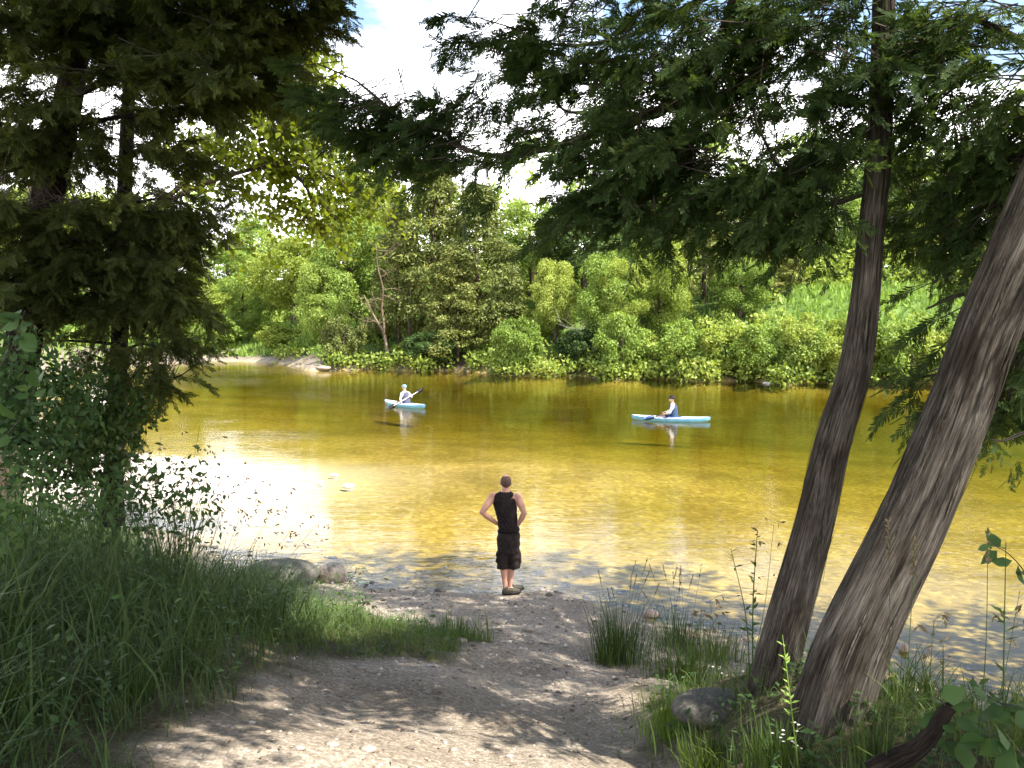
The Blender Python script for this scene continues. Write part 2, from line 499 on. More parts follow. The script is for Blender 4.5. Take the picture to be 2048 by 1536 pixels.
def ground_mat():
    m, n, l = new_mat('ground')
    at = n.new('ShaderNodeAttribute'); at.attribute_name = 'mask'   # x gravel, y grass soil, z under water, bar glare in x, y
    sp = n.new('ShaderNodeSeparateXYZ'); l.new(at.outputs['Vector'], sp.inputs[0])
    co = n.new('ShaderNodeTexCoord')
    v = n.new('ShaderNodeTexVoronoi'); v.inputs['Scale'].default_value = 48; l.new(co.outputs['Object'], v.inputs['Vector'])
    v2 = n.new('ShaderNodeTexVoronoi'); v2.inputs['Scale'].default_value = 9; l.new(co.outputs['Object'], v2.inputs['Vector'])
    vs = n.new('ShaderNodeSeparateXYZ'); l.new(v.outputs['Color'], vs.inputs[0])
    big = noise(n, l, .8, 5)
    fine = noise(n, l, 35, 4)
    g1 = ramp(n, l, vs.outputs[0], [(0, (.17, .145, .118)), (.35, (.235, .203, .168)), (.7, (.29, .255, .212)), (1, (.40, .36, .31))])
    g2 = ramp(n, l, big.outputs['Fac'], [(.35, (.72, .66, .58)), (.65, (1.0, .96, .9))])
    gravel = mixc(n, l, 1.0, g1.outputs['Color'], g2.outputs['Color'], 'MULTIPLY')
    soil = ramp(n, l, fine.outputs['Fac'], [(.3, (.035, .028, .018)), (.55, (.07, .06, .03)), (.75, (.10, .10, .045))]).outputs['Color']
    turf = ramp(n, l, noise(n, l, 1.3, 6).outputs['Fac'], [(.3, (.05, .085, .02)), (.55, (.10, .16, .03)), (.75, (.16, .20, .06))]).outputs['Color']
    base = mixc(n, l, sp.outputs[0], soil, gravel)
    tp = n.new('ShaderNodeMath'); tp.operation = 'MAXIMUM'; tp.inputs[1].default_value = 0; l.new(sp.outputs[1], tp.inputs[0])
    tn = n.new('ShaderNodeMath'); tn.operation = 'MULTIPLY'; tn.inputs[1].default_value = -1; tn.use_clamp = True; l.new(sp.outputs[1], tn.inputs[0])
    base = mixc(n, l, tp.outputs[0], base, turf)
    base = mixc(n, l, tn.outputs[0], base, (.60, .54, .46))  # bar gravel lightened to include its sun glare
    # river bed: rounded stones filmed with golden silt, paler round the bar where glare is painted
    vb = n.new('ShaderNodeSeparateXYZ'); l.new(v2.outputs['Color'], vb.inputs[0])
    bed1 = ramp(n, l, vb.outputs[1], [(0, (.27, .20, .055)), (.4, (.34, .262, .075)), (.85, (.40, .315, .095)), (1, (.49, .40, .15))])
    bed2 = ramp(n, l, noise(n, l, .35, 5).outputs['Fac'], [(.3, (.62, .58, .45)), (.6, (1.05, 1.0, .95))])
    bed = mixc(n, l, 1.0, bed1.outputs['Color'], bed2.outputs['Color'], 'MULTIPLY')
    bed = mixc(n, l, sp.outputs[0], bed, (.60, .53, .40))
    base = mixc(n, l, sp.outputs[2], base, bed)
    pb = n.new('ShaderNodeBsdfPrincipled')
    pb.inputs['Roughness'].default_value = .92
    pb.inputs['Specular IOR Level'].default_value = .2
    l.new(base, pb.inputs['Base Color'])
    b = n.new('ShaderNodeBump'); b.inputs['Strength'].default_value = .5; b.inputs['Distance'].default_value = .012; b.invert = True
    l.new(v.outputs['Distance'], b.inputs['Height'])
    b2 = n.new('ShaderNodeBump'); b2.inputs['Strength'].default_value = .5; b2.inputs['Distance'].default_value = .02
    l.new(fine.outputs['Fac'], b2.inputs['Height']); l.new(b.outputs[0], b2.inputs['Normal'])
    l.new(b2.outputs[0], pb.inputs['Normal'])
    o = n.new('ShaderNodeOutputMaterial'); l.new(pb.outputs[0], o.inputs['Surface'])
    return m

def axis(segs):
    out = []
    for a, b, s in segs:
        k = max(1, int(round((b - a) / s)))
        out.append(np.linspace(a, b, k, endpoint=False))
    out.append(np.array([segs[-1][1]]))
    return np.concatenate(out)

xs = axis([(-900, -160, 60), (-160, -50, 8), (-50, -16, .8), (-16, -7, .25), (-7, 7, .13), (7, 16, .3), (16, 50, .8), (50, 160, 8), (160, 900, 60)])
ys = axis([(-90, -10, 8), (-10, 1, .8), (1, 17, .12), (17, 30, .22), (30, 50, .8), (50, 85, .5), (85, 130, 2), (130, 900, 50)])
XX, YY = np.meshgrid(xs, ys)
ZZ, DN, DF = H(XX, YY, True)

def path_mask(X, Y, dn):
    """1 on bare gravel (path and shore), 0 under vegetation"""
    w = .22 * wob(X, Y, 1.2, 6) + .1 * wob(X, Y, .4, 2)
    lft = np.interp(Y, [0, 3.4, 5.2, 7.0, 7.9, 8.6, 9.6, 11, 12.6], [-1.7, -1.75, -1.85, -1.75, -1.55, -.9, -.35, -.25, -3.2])
    rgt = np.interp(Y, [0, 3.4, 4.6, 6.2, 7.4, 8.2, 9, 10], [.42, .45, .62, .95, 1.05, 1.35, 2.6, 9])
    p = sstep(-.18, .18, X - lft + w) * sstep(-.18, .18, rgt - X + w)
    shore = np.where(X < 0, sstep(1.35, .8, dn + w), sstep(4.0, 3.4, dn + w))
    bar = sstep(17.5, 20, Y) * sstep(-12.5, -11, X)
    return np.clip(np.maximum(np.maximum(p * (Y > -3), shore), bar), 0, 1)

PM = path_mask(XX, YY, DN)
farside = (DF > 0)
grav = np.where(farside, np.where(XX < -20.5, sstep(9, 6, DF), np.where(XX < -13, sstep(1.3, .8, DF), sstep(.5, .25, DF + .5 * wob(XX, YY, 3, 1)) * .22)), PM)
turf = np.where(farside, 1 - grav, 0.0) * sstep(1.0, 3, DF) * (XX > -60)
turf = np.where((DN > 14) , .5, turf)
under = sstep(.015, -.03, ZZ)
ny, nx = XX.shape
idx = np.arange(ny * nx).reshape(ny, nx)
Q = np.stack([idx[:-1, :-1], idx[:-1, 1:], idx[1:, 1:], idx[1:, :-1]], -1).reshape(-1, 4)
pale = np.exp(-(((XX + 8.0) / 4.6) ** 2 + ((YY - 24.0) / 3.6) ** 2) ** 1.5)  # pale bar gravel, with sun glare and sky reflection put into the colour
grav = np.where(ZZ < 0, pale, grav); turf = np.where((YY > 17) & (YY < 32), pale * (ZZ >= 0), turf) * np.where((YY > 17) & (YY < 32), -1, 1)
mask = np.stack([grav, turf, under], -1).reshape(-1, 3)
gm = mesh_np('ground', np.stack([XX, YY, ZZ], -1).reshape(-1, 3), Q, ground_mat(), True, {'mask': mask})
tag(link('ground', gm), 'gravelly river banks and the shallow golden river bed', None, kind='structure')

# ------------------------------------------------------------------ water
def water_mat():
    m, n, l = new_mat('water')
    geo = n.new('ShaderNodeNewGeometry')
    t1 = noise(n, l, 1.0, 4, .6, vec=geo.outputs['Position'], stretch=(1.1, 3.0, 1))
    t2 = noise(n, l, 1.0, 3, .5, vec=geo.outputs['Position'], stretch=(4.0, 9.0, 1))
    t3 = noise(n, l, .12, 3, .5, vec=geo.outputs['Position'])
    rr = ramp(n, l, t3.outputs['Fac'], [(.38, (.25, .25, .25)), (.62, (1, 1, 1))])
    ad = n.new('ShaderNodeMath'); ad.operation = 'MULTIPLY_ADD'; ad.inputs[1].default_value = .28
    l.new(t2.outputs['Fac'], ad.inputs[0]); l.new(t1.outputs['Fac'], ad.inputs[2])
    b = n.new('ShaderNodeBump'); b.inputs['Distance'].default_value = .016
    ml = n.new('ShaderNodeMath'); ml.operation = 'MULTIPLY'; ml.inputs[1].default_value = 1.0
    l.new(rr.outputs['Color'], ml.inputs[0])
    l.new(ml.outputs[0], b.inputs['Strength'])
    l.new(ad.outputs[0], b.inputs['Height'])
    fr = n.new('ShaderNodeFresnel'); fr.inputs['IOR'].default_value = 1.333
    l.new(b.outputs[0], fr.inputs['Normal'])
    tr = n.new('ShaderNodeBsdfTransparent'); tr.inputs['Color'].default_value = (.98, .97, .92, 1)
    gl = n.new('ShaderNodeBsdfGlossy'); gl.inputs['Roughness'].default_value = .03
    l.new(b.outputs[0], gl.inputs['Normal'])
    mx = n.new('ShaderNodeMixShader')
    l.new(fr.outputs[0], mx.inputs[0]); l.new(tr.outputs[0], mx.inputs[1]); l.new(gl.outputs[0], mx.inputs[2])
    va = n.new('ShaderNodeVolumeAbsorption')
    va.inputs['Color'].default_value = (.68, .68, .16, 1)
    va.inputs['Density'].default_value = .42
    o = n.new('ShaderNodeOutputMaterial')
    l.new(mx.outputs[0], o.inputs['Surface'])
    l.new(va.outputs[0], o.inputs['Volume'])
    return m
bx = [(-160, -40), (160, -40), (160, 130), (-160, 130)]
V = [(x, y, 0) for x, y in bx] + [(x, y, -6) for x, y in bx]
wm = bpy.data.meshes.new('river')
wm.from_pydata(V, [], [(0, 1, 2, 3), (7, 6, 5, 4), (0, 4, 5, 1), (1, 5, 6, 2), (2, 6, 7, 3), (3, 7, 4, 0)])
wm.materials.append(water_mat())
tag(link('water', wm), 'slow golden brown river reflecting trees and bright sky', None, kind='structure')

# ------------------------------------------------------------------ far trees: shared crowns
def crown_arrays(kind, seed):
    r = np.random.default_rng(seed)
    Cs, Ds, Ns, Ls, Ws = [], [], [], [], []
    if kind == 'broad':
        h, w = 10.0, 7.6; ncl = 85; per = 330
        cen = []
        for i in range(ncl):
            d = norm(r.normal(size=3)); rad = r.uniform(.45, 1) ** .7
            c = np.array([d[0] * w * .40 * rad, d[1] * w * .40 * rad, h * .53 + d[2] * h * .40 * rad])
            if c[2] < h * .45: c[:2] *= 1.12
            cen.append((c, r.uniform(.6, 1.25)))
        ls = (.13, .24); asp = .62; flat = .8
    elif kind == 'cedar':
        h, w = 11.0, 5.4; ncl = 150; per = 190
        cen = []
        for i in range(ncl):
            z = r.uniform(.06, 1) ** .85
            env = w * .5 * (1.04 - z) ** .62 * (0.85 + .3 * r.random())
            a = r.uniform(0, 2 * PI); q = env * r.uniform(.35, 1) ** .5
            cen.append((np.array([math.cos(a) * q, math.sin(a) * q, h * z * .97]), r.uniform(.35, .8)))
        ls = (.14, .30); asp = .38; flat = .75
    else:
        h, w = 3.0, 3.4; ncl = 46; per = 260
        cen = []
        for i in range(ncl):
            d = norm(r.normal(size=3)); rad = r.uniform(.4, 1) ** .6
            cen.append((np.array([d[0] * w * .42 * rad, d[1] * w * .42 * rad, max(.25, h * .48 + d[2] * h * .42 * rad)]), r.uniform(.25, .5)))
        ls = (.09, .17); asp = .6; flat = .85
    ctr = np.array([0, 0, h * .45])
    for c, R in cen:
        n = int(per * (R / (.9 if kind == 'broad' else .6 if kind == 'cedar' else .37)) ** 1.6)
        d = norm(r.normal(size=(n, 3)) + norm(c - ctr) * .55 + np.array([0, 0, .35]))
        p = c + d * (R * r.uniform(.55, 1.12, (n, 1))) * np.array([1, 1, flat])
        if kind == 'cedar':
            dd = norm(d * np.array([1, 1, .2]) + np.array([0, 0, -.55]) + r.normal(size=(n, 3)) * .4)
            nn = norm(d + r.normal(size=(n, 3)) * .6 + np.array([0, 0, .3]))
        else:
            dd = norm(r.normal(size=(n, 3)) + np.array([0, 0, -.4]))
            nn = norm(d * .8 + np.array([0, 0, .6]) + r.normal(size=(n, 3)) * .55)
        Cs.append(p); Ds.append(dd); Ns.append(nn)
        L = r.uniform(ls[0], ls[1], n); Ls.append(L); Ws.append(L * asp * r.uniform(.8, 1.3, n))
    V, Qd = diamonds(np.concatenate(Cs), np.concatenate(Ds), np.concatenate(Ns), np.concatenate(Ls), np.concatenate(Ws), .12)
    return V, Qd, h, w

def trunk_mb(h, r0, seed, lean=.04, limbs=6, top=.8):
    r = np.random.default_rng(seed)
    mb = MB()
    pts = [np.array([r.normal() * lean * h * t, r.normal() * lean * h * t, h * top * t]) for t in np.linspace(0, 1, 5)]
    pts[0][2] = -.4
    tube(mb, pts, [r0 * 1.25, r0, r0 * .75, r0 * .5, r0 * .12], 8, 14, .05, 5)
    for i in range(limbs):
        t = r.uniform(.2, .85); b = resample(pts, 40)[int(t * 39)]
        a = r.uniform(0, 2 * PI); L = h * .28 * (1.1 - t) + .3
        e = b + np.array([math.cos(a) * L, math.sin(a) * L, L * .55])
        mid = (b + e) / 2 + np.array([0, 0, L * .12])
        tube(mb, [b, mid, e], [r0 * .45 * (1.1 - t), r0 * .28 * (1.1 - t), .012], 5, 6)
    return mb

CR = {}
for kind, cnt in (('broad', 4), ('cedar', 3), ('shrub', 4)):
    CR[kind] = []
    for i in range(cnt):
        V, Qd, h, w = crown_arrays(kind, 100 + 17 * i + len(kind))
        tr = trunk_mb(h, {'broad': .22, 'cedar': .17, 'shrub': .04}[kind], 50 + i, .03, {'broad': 9, 'cedar': 7, 'shrub': 6}[kind], .86)
        CR[kind].append((V, Qd, h, w, tr))
_cache = {}
def crown_mesh(kind, i):
    k = (kind, i)
    if k not in _cache:
        V, Qd, h, w, tr = CR[kind][i]
        _cache[k] = mesh_np('crown_' + kind, V, Qd, M['far_green'])
    return _cache[k]
def trunk_mesh(kind, i):
    k = (kind, i, 'trunk')
    if k not in _cache:
        _cache[k] = CR[kind][i][4].mesh('trunk_' + kind, M['bark_far'], True)
    return _cache[k]

tcount = [0]
def far_tree(pxc, top, Y, wpx, kind, mat, label, name=None, cat=None, group=None, sink=0.0, base=None):
    x = (pxc - 1024) / F * Y
    z0 = h1(x, Y) - sink
    ztop = P(pxc, top, Y)[2]
    i = tcount[0] % len(CR[kind]); tcount[0] += 1
    _, _, h, w, _ = CR[kind][i]
    s = max(.3, (ztop - z0) / h); sw = (wpx * Y / F) / w
    nm = name or {'broad': 'broadleaf_tree', 'cedar': 'cedar_tree', 'shrub': 'shrub'}[kind]
    e = empty(nm, (x, Y, z0), label, cat or ('shrub' if kind == 'shrub' else 'tree'), group, random.uniform(0, 6.28))
    e.scale = (sw, sw * random.uniform(.9, 1.05), s)
    co_ = link('crown' if kind != 'shrub' else 'foliage', crown_mesh(kind, i), e)
    co_.material_slots[0].link = 'OBJECT'; co_.material_slots[0].material = M[mat]
    link('trunk' if kind != 'shrub' else 'stem', trunk_mesh(kind, i), e)
    return e

GB = 'trees on the far river bank'
GS = 'shrubs along the far waterline'
T = [
 (512, 418, 112, 150, 'broad', 'far_green', 'pale rounded tree top standing farthest off in the treeline gap'),
 (395, 545, 84, 150, 'broad', 'far_yellow', 'low bright bushy tree above the pale gravel beach'),
 (488, 540, 86, 130, 'broad', 'far_green', 'bright green tree just right of the bushy beach tree'),
 (590, 462, 84, 190, 'broad', 'far_yellow', 'yellow-green tree above the open grassy slope'),
 (455, 478, 98, 150, 'broad', 'far_green', 'mid green tree behind the beach trees'),
 (700, 395, 76, 190, 'broad', 'far_green', 'tall green tree left of the bare twiggy tree'),
 (655, 520, 74, 130, 'broad', 'far_green', 'shorter green tree above the dark bank shade'),
 (760, 350, 82, 170, 'broad', 'far_yellow', 'pale green tree top rising behind the bare tree'),
 (868, 326, 69, 185, 'cedar', 'far_olive', 'tallest olive cedar leaning over the dark bank hollow'),
 (800, 420, 70, 130, 'cedar', 'far_olive', 'olive cedar directly behind the bare twiggy tree'),
 (958, 372, 67, 190, 'cedar', 'far_olive', 'broad olive cedar with browned top right of the tallest one'),
 (915, 500, 66, 150, 'cedar', 'far_olive', 'short olive cedar overhanging the dark water edge'),
 (1060, 400, 74, 190, 'broad', 'far_green', 'green tree above the small grassy clearing'),
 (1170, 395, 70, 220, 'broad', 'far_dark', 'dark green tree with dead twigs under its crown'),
 (1215, 500, 62, 150, 'broad', 'far_green', 'leafy tree overhanging the water at the sticks'),
 (1290, 390, 76, 190, 'broad', 'far_green', 'green tree behind the overhanging leafy tree'),
 (1405, 430, 66, 150, 'cedar', 'far_olive', 'dark olive cedar standing on the bank slope'),
 (1490, 415, 70, 170, 'cedar', 'far_olive', 'olive cedar at the near end of the meadow'),
 (1360, 420, 80, 180, 'broad', 'far_yellow', 'yellowish tree behind the dark slope cedar'),
 (1560, 400, 75, 170, 'broad', 'far_green', 'green tree rising behind the start of the meadow'),
 (1650, 380, 74, 170, 'broad', 'far_green', 'layered green tree behind the meadow beside the thin pole trunk'),
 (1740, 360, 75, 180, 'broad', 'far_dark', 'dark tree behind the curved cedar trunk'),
 (1830, 350, 73, 180, 'broad', 'far_yellow', 'yellow-green tree beyond the meadow between the two cedar trunks'),
 (1925, 350, 74, 180, 'broad', 'far_green', 'green tree with pale stems beyond the meadow edge'),
 (1320, 470, 62.5, 150, 'broad', 'far_yellow', 'yellow-green tree on the slope left of the dark slope cedar'),
 (1480, 500, 63, 140, 'broad', 'far_green', 'small leafy tree on the slope right of the dark slope cedar'),
 (1545, 520, 68, 120, 'cedar', 'far_olive', 'short olive cedar at the corner of the meadow'),
 (1110, 520, 64, 120, 'broad', 'far_yellow', 'small yellowish tree leaning over the grassy clearing'),
 (1250, 520, 61.5, 110, 'broad', 'far_yellow', 'slim light tree by the water right of the standing sticks'),
 (2040, 340, 72, 190, 'broad', 'far_green', 'green tree beyond the meadow at the picture edge'),
 (330, 470, 92, 180, 'broad', 'far_green', 'green tree beyond the gravel beach seen through cedar twigs'),
 (220, 430, 96, 200, 'broad', 'far_yellow', 'yellow tree beyond the beach behind the thin cedar stem'),
 (90, 400, 100, 210, 'broad', 'far_yellow', 'yellow tree beyond the beach behind the dark leaning trunk'),
 (-40, 400, 98, 210, 'broad', 'far_green', 'green tree beyond the beach at the picture corner'),
]
for a in T:
    far_tree(a[0], a[1] - (65 if a[0] > 1250 and a[1] < 450 else 10 if a[0] > 640 else 70 if a[0] < 340 else 0), a[2], a[3], a[4], a[5], a[6], group=GB)
S = [
 (690, 640, 70, 90, 'far_olive', 'sparse twiggy olive shrub left of the bare tree at the far water'),
 (560, 660, 79, 90, 'far_yellow', 'low bright shrub on the grassy slope'),
 (430, 640, 82, 100, 'far_green', 'rounded shrub at the right end of the gravel beach'),
 (1035, 640, 63.5, 100, 'far_green', 'bright rounded shrub leaning out over the water'),
 (1095, 625, 66, 100, 'far_yellow', 'pale shrub below the grassy clearing'),
 (1000, 610, 68, 90, 'far_yellow', 'yellowish shrub beside the overhanging olive cedar'),
 (1245, 625, 60.5, 110, 'far_green', 'leafy shrub right of the standing sticks'),
 (1300, 680, 59.5, 90, 'far_yellow', 'small light shrub at the water behind the paddler in the hat'),
 (1365, 648, 60, 130, 'far_green', 'large rounded shrub right above the near kayak'),
 (1450, 655, 59.5, 120, 'far_yellow', 'yellow-green shrub beside the large rounded one'),
 (1530, 650, 59, 120, 'far_green', 'bushy shrub above the first pale driftwood'),
 (1610, 655, 58, 120, 'far_green', 'shrub above the forked white driftwood'),
 (1690, 650, 57.5, 120, 'far_yellow', 'shrub half hidden by the curved cedar trunk'),
 (1775, 655, 57, 110, 'far_green', 'shrub right of the curved cedar trunk'),
 (1850, 665, 56.5, 110, 'far_yellow', 'shrub left of the massive leaning trunk'),
 (1600, 632, 63, 100, 'far_yellow', 'pale shrub at the lower meadow edge'),
 (1510, 570, 67, 130, 'far_olive', 'olive shrub under the cedar beside the meadow'),
 (1700, 640, 62, 100, 'far_yellow', 'low shrub on the slope below the meadow'),
 (1800, 640, 61, 120, 'far_green', 'low green shrub on the slope between the cedar trunks'),
 (1930, 640, 56, 130, 'far_green', 'shrub behind the massive leaning trunk'),
 (2040, 650, 55, 130, 'far_green', 'shrub right of the massive leaning trunk'),
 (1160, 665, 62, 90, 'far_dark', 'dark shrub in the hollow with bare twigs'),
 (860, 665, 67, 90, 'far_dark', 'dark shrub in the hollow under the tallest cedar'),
 (740, 650, 72, 80, 'far_green', 'small green shrub left of the bare tree foot'),
]
for a in S:
    ys_ = shoreY(a[0], .9) if a[1] > 605 and a[2] < 64 or a[0] in (860, 690) else a[2]
    far_tree(a[0], a[1] - 12, ys_, a[3] * 1.15, 'shrub', a[4], a[5], group=GS, sink=.3)

# far-off wood behind everything, reads as one mass
r_ = np.random.default_rng(77)
Cs, Ds, Ns, Ls = [], [], [], []
for X0 in np.arange(-150, 150, 4.6):
    Y0 = 104 + r_.uniform(-6, 12)
    pxx = 1024 + X0 / Y0 * F
    if 420 < pxx < 640: hh = 9 + r_.uniform(-1.5, 1)
    else: hh = (20 if pxx > 1200 else 17) + r_.uniform(-3, 3)
    z0 = h1(X0, Y0)
    for k in range(12):
        d = norm(r_.normal(size=3))
        c = np.array([X0, Y0, z0 + hh * .42]) + d * np.array([3.6, 3, hh * .5]) * r_.uniform(.4, 1)
        n = 75
        dd = norm(r_.normal(size=(n, 3)) + np.array([0, -.5, .5]))
        Cs.append(c + dd * r_.uniform(.9, 1.9) * r_.uniform(.5, 1.1, (n, 1))); Ds.append(rand_dirs(n, r_)); Ns.append(norm(dd + r_.normal(size=(n, 3)) * .5)); Ls.append(r_.uniform(.4, .75, n))
C_ = np.concatenate(Cs); L_ = np.concatenate(Ls)
V, Qd = diamonds(C_, np.concatenate(Ds), np.concatenate(Ns), L_, L_ * .65, .1)
tag(link('woods', mesh_np('woods', V, Qd, M['far_green'])), 'far-off mass of woodland behind the river bank', None, kind='stuff')

# meadow and bank grass on the far side (uncountable)
r_ = np.random.default_rng(5)
n = 90000
X = r_.uniform(-45, 42, n); Y = r_.uniform(50, 100, n)
z, dn, df = H(X, Y, True)
pxg = 1024 + X / Y * F
ok = (df > 1.2) & (df < 30) & (np.abs(X) < .62 * Y) & (((pxg > 1560) & (df > 5.5) & (df < 14)) | ((pxg > 1040) & (pxg < 1150) & (df > 6)) | ((pxg > 450) & (pxg < 690)) | ((pxg <= 450) & (df > 9)) | (r_.random(n) < .15))
X, Y, z, df = X[ok], Y[ok], z[ok], df[ok]
n = len(X)
Bp = np.stack([X, Y, z - .03], 1)
hh = r_.uniform(.25, .75, n)
V, Qd = diamonds(Bp, norm(r_.normal(size=(n, 3)) * .35 + np.array([0, 0, 1])), rand_dirs(n, r_), hh, hh * .28, .1)
tag(link('meadow_grass', mesh_np('meadow_grass', V, Qd, M['meadow'])), 'bright long grass covering the far bank and meadow', None, kind='stuff')

# leafy undergrowth covering the far bank (uncountable)
r_ = np.random.default_rng(15)
n = 2600
X = r_.uniform(-40, 42, n); Y = r_.uniform(50, 108, n)
pe = r_.uniform(665, 2080, 230); ye = np.array([shoreY(p, 0) for p in pe]) + r_.uniform(-.25, .5, 230)
X = np.append(X, (pe - 1024) / F * ye); Y = np.append(Y, ye)
z, dn, df = H(X, Y, True)
pxg = 1024 + X / Y * F
slope = (pxg > 980)
keep = (np.abs(X) < .62 * Y) & (((df > -.2) & (df < np.where(pxg > 1570, 6.2, 9)) & slope & ~((pxg > 1040) & (pxg < 1130) & (df > 5))) | ((df > .2) & (df < 13) & (pxg > 640) & ~slope) | ((df > 19) & (df < 32)) | ((pxg > 1540) & (df > 13.5) & (df < 19)) | ((pxg < 450) & (df > 8) & (df < 16)) | ((pxg > 450) & (pxg <= 640) & (df > 9)) | ((pxg > 540) & (pxg <= 660) & (df > .3) & (df < 5)))
keep[-230:] = wob(X[-230:], Y[-230:], 5, 4) > -.35
z = np.maximum(z, .1)
X, Y, z, df = X[keep], Y[keep], z[keep], df[keep]
Cs, Ds, Ns, Ls = [], [], [], []
for x, y, zz, d in zip(X, Y, z, df):
    R_ = r_.uniform(.5, 1.0) * (1.7 if d > 16 else 1.0)
    k = int(66 * (R_ if d > 16 else 1))
    dd = norm(r_.normal(size=(k, 3)) + np.array([0, -.35, .6]))
    Cs.append(np.array([x, y, zz + R_ * (.35 if d < 16 else .8)]) + dd * np.array([1, 1, .8 if d < 16 else 1.3]) * R_ * r_.uniform(.6, 1.1, (k, 1)))
    Ds.append(rand_dirs(k, r_)); Ns.append(norm(dd + r_.normal(size=(k, 3)) * .5)); Ls.append(r_.uniform(.16, .32, k) * (1.3 if d > 16 else 1))
L_ = np.concatenate(Ls)
V, Qd = diamonds(np.concatenate(Cs), np.concatenate(Ds), np.concatenate(Ns), L_, L_ * .65, .1)
print('undergrowth quads', len(Qd))
tag(link('undergrowth', mesh_np('undergrowth', V, Qd, M['undergrowth'])), 'leafy undergrowth tangled over the far bank', None, kind='stuff')

# ------------------------------------------------------------------ bare tree, thin trunks, driftwood on the far bank
def branchy(mb, b, d, L, r, depth, rr, droop=-.05, nb=3):
    pts = [b]; p = b.copy(); dd = d.copy()
    for i in range(4):
        dd = norm(dd + rr.normal(size=3) * .22 + np.array([0, 0, droop]))
        p = p + dd * L / 4; pts.append(p.copy())
    tube(mb, pts, np.linspace(r, r * .35, 5), 5 if depth else 4)
    if depth:
        for i in range(nb):
            k = rr.integers(1, 5)
            a = norm(dd + rr.normal(size=3) * .8)
            branchy(mb, pts[k], a, L * rr.uniform(.45, .7), r * .42, depth - 1, rr, droop, nb)

b0 = P(778, 734, 67.3); 
bt = empty('bare_tree', b0, 'bare twiggy tree with pale forked trunk at the far waterline', 'tree')
def local(e, p): return np.asarray(p) - np.array(e.location)
mb = MB()
tube(mb, [local(bt, P(x, y, 67.3)) for x, y in [(780, 732), (775, 705), (767, 664), (752, 640), (737, 610), (728, 590)]], [.17, .13, .11, .09, .06, .03], 8, 18, .06, 5)
link('trunk', mb.mesh('trunk', M['bark_pale'], True), bt)
mb = MB()
tube(mb, [local(bt, P(x, y, 67.3)) for x, y in [(768, 668), (768, 645), (764, 615), (766, 575), (756, 535), (752, 490)]], [.09, .08, .06, .05, .035, .02], 7, 18, .06, 5)
link('trunk', mb.mesh('trunk', M['bark_pale'], True), bt)
mb = MB(); rr = np.random.default_rng(8)
for (x, y) in [(752, 640), (745, 625), (737, 612), (764, 620), (765, 600), (766, 580), (760, 555), (756, 535), (754, 515), (753, 500), (765, 645), (767, 590)]:
    branchy(mb, local(bt, P(x, y, 67.3)), norm(rr.normal(size=3) * np.array([1, .6, .5]) + np.array([0, -.2, .25])), rr.uniform(1.0, 1.9), .035, 2, rr, .03)
link_stuff('branches', mb.mesh('branches', M['bark_pale'], True), bt)

def pole(pts, Y, rad, label, mat='bark_far', name='tree_trunk', cat='tree trunk', group=None, tw=0, seed=3):
    b = P(pts[0][0], pts[0][1], Y)
    e = empty(name, b, label, cat, group)
    mb = MB(); tube(mb, [local(e, P(x, y, Y)) for x, y in pts], rad, 8, 16, .05, 5)
    link('trunk', mb.mesh('trunk', M[mat], True), e)
    if tw:
        mb = MB(); rr = np.random.default_rng(seed)
        for i in range(tw):
            q = pts[rr.integers(1, len(pts))]
            branchy(mb, local(e, P(q[0], q[1], Y)), norm(rr.normal(size=3) + np.array([0, 0, .2])), rr.uniform(.6, 1.4), .02, 1, rr)
        link_stuff('twigs', mb.mesh('twigs', M[mat], True), e)
    return e
pole([(824, 738), (821, 690), (819, 650), (820, 610), (824, 560)], 68, [.13, .10, .09, .08, .06], 'slim dark trunk standing at the water right of the bare tree', tw=4)
pole([(1693, 580), (1692, 540), (1690, 500), (1688, 440), (1690, 390)], 76, [.14, .12, .11, .09, .06], 'thin pale pole trunk rising behind the meadow', 'bark_pale', tw=5)
pole([(1902, 590), (1898, 520), (1890, 470), (1880, 430)], 76, [.13, .12, .10, .07], 'left one of two pale stems beyond the meadow', 'bark_pale', tw=4)
pole([(1912, 590), (1910, 510), (1906, 460), (1902, 400)], 77, [.13, .12, .10, .07], 'right one of two pale stems beyond the meadow', 'bark_pale', tw=4)

def snag(x, y, Y, label, seed, n=6, L=1.2, mat='drift', up=.2, cat='driftwood', name='driftwood', r=.035, fl=1):
    g = P(x, y, Y)
    e = empty(name, g, label, cat, 'driftwood and dead sticks at the far waterline')
    mb = MB(); rr = np.random.default_rng(seed)
    for i in range(n):
        branchy(mb, np.array([rr.normal() * .25, rr.normal() * .1, 0]), norm(np.array([rr.normal() * fl, rr.normal() * .3 - .2, up + rr.normal() * .25])), L * rr.uniform(.6, 1.2), r, 1, rr, 0, 2)
    o = link_stuff('branches', mb.mesh('branches', M[mat], True), e)
    return e
snag(1598, 748, 58.2, 'forked white driftwood branch at the waterline', 4, 6, 1.3, up=.15, r=.06)
snag(1640, 756, 57.6, 'long low pale driftwood stick right of the forked branch', 9, 4, 1.8, up=.03, r=.05)
snag(1500, 758, 58.8, 'small pale driftwood pile below the bushy shrubs', 10, 5, .9, up=.1)
snag(1180, 750, 60.4, 'pale stick standing in the water', 12, 2, 1.0, up=1.2, fl=.2)
snag(1202, 752, 60.2, 'short pale stub right of the standing stick', 13, 1, .7, up=1.2, fl=.3)
snag(1160, 665, 62.5, 'tangle of dead twigs under the dark green tree', 14, 9, 2.2, 'drift', up=.5, r=.03)
snag(1185, 690, 61.5, 'long dead branch hanging below the leafy tree', 15, 5, 1.8, 'drift', up=-.2, r=.035)
snag(690, 738, 66, 'grey root tangle under the sparse twiggy shrub', 16, 9, 1.2, 'drift', up=.25, r=.03)
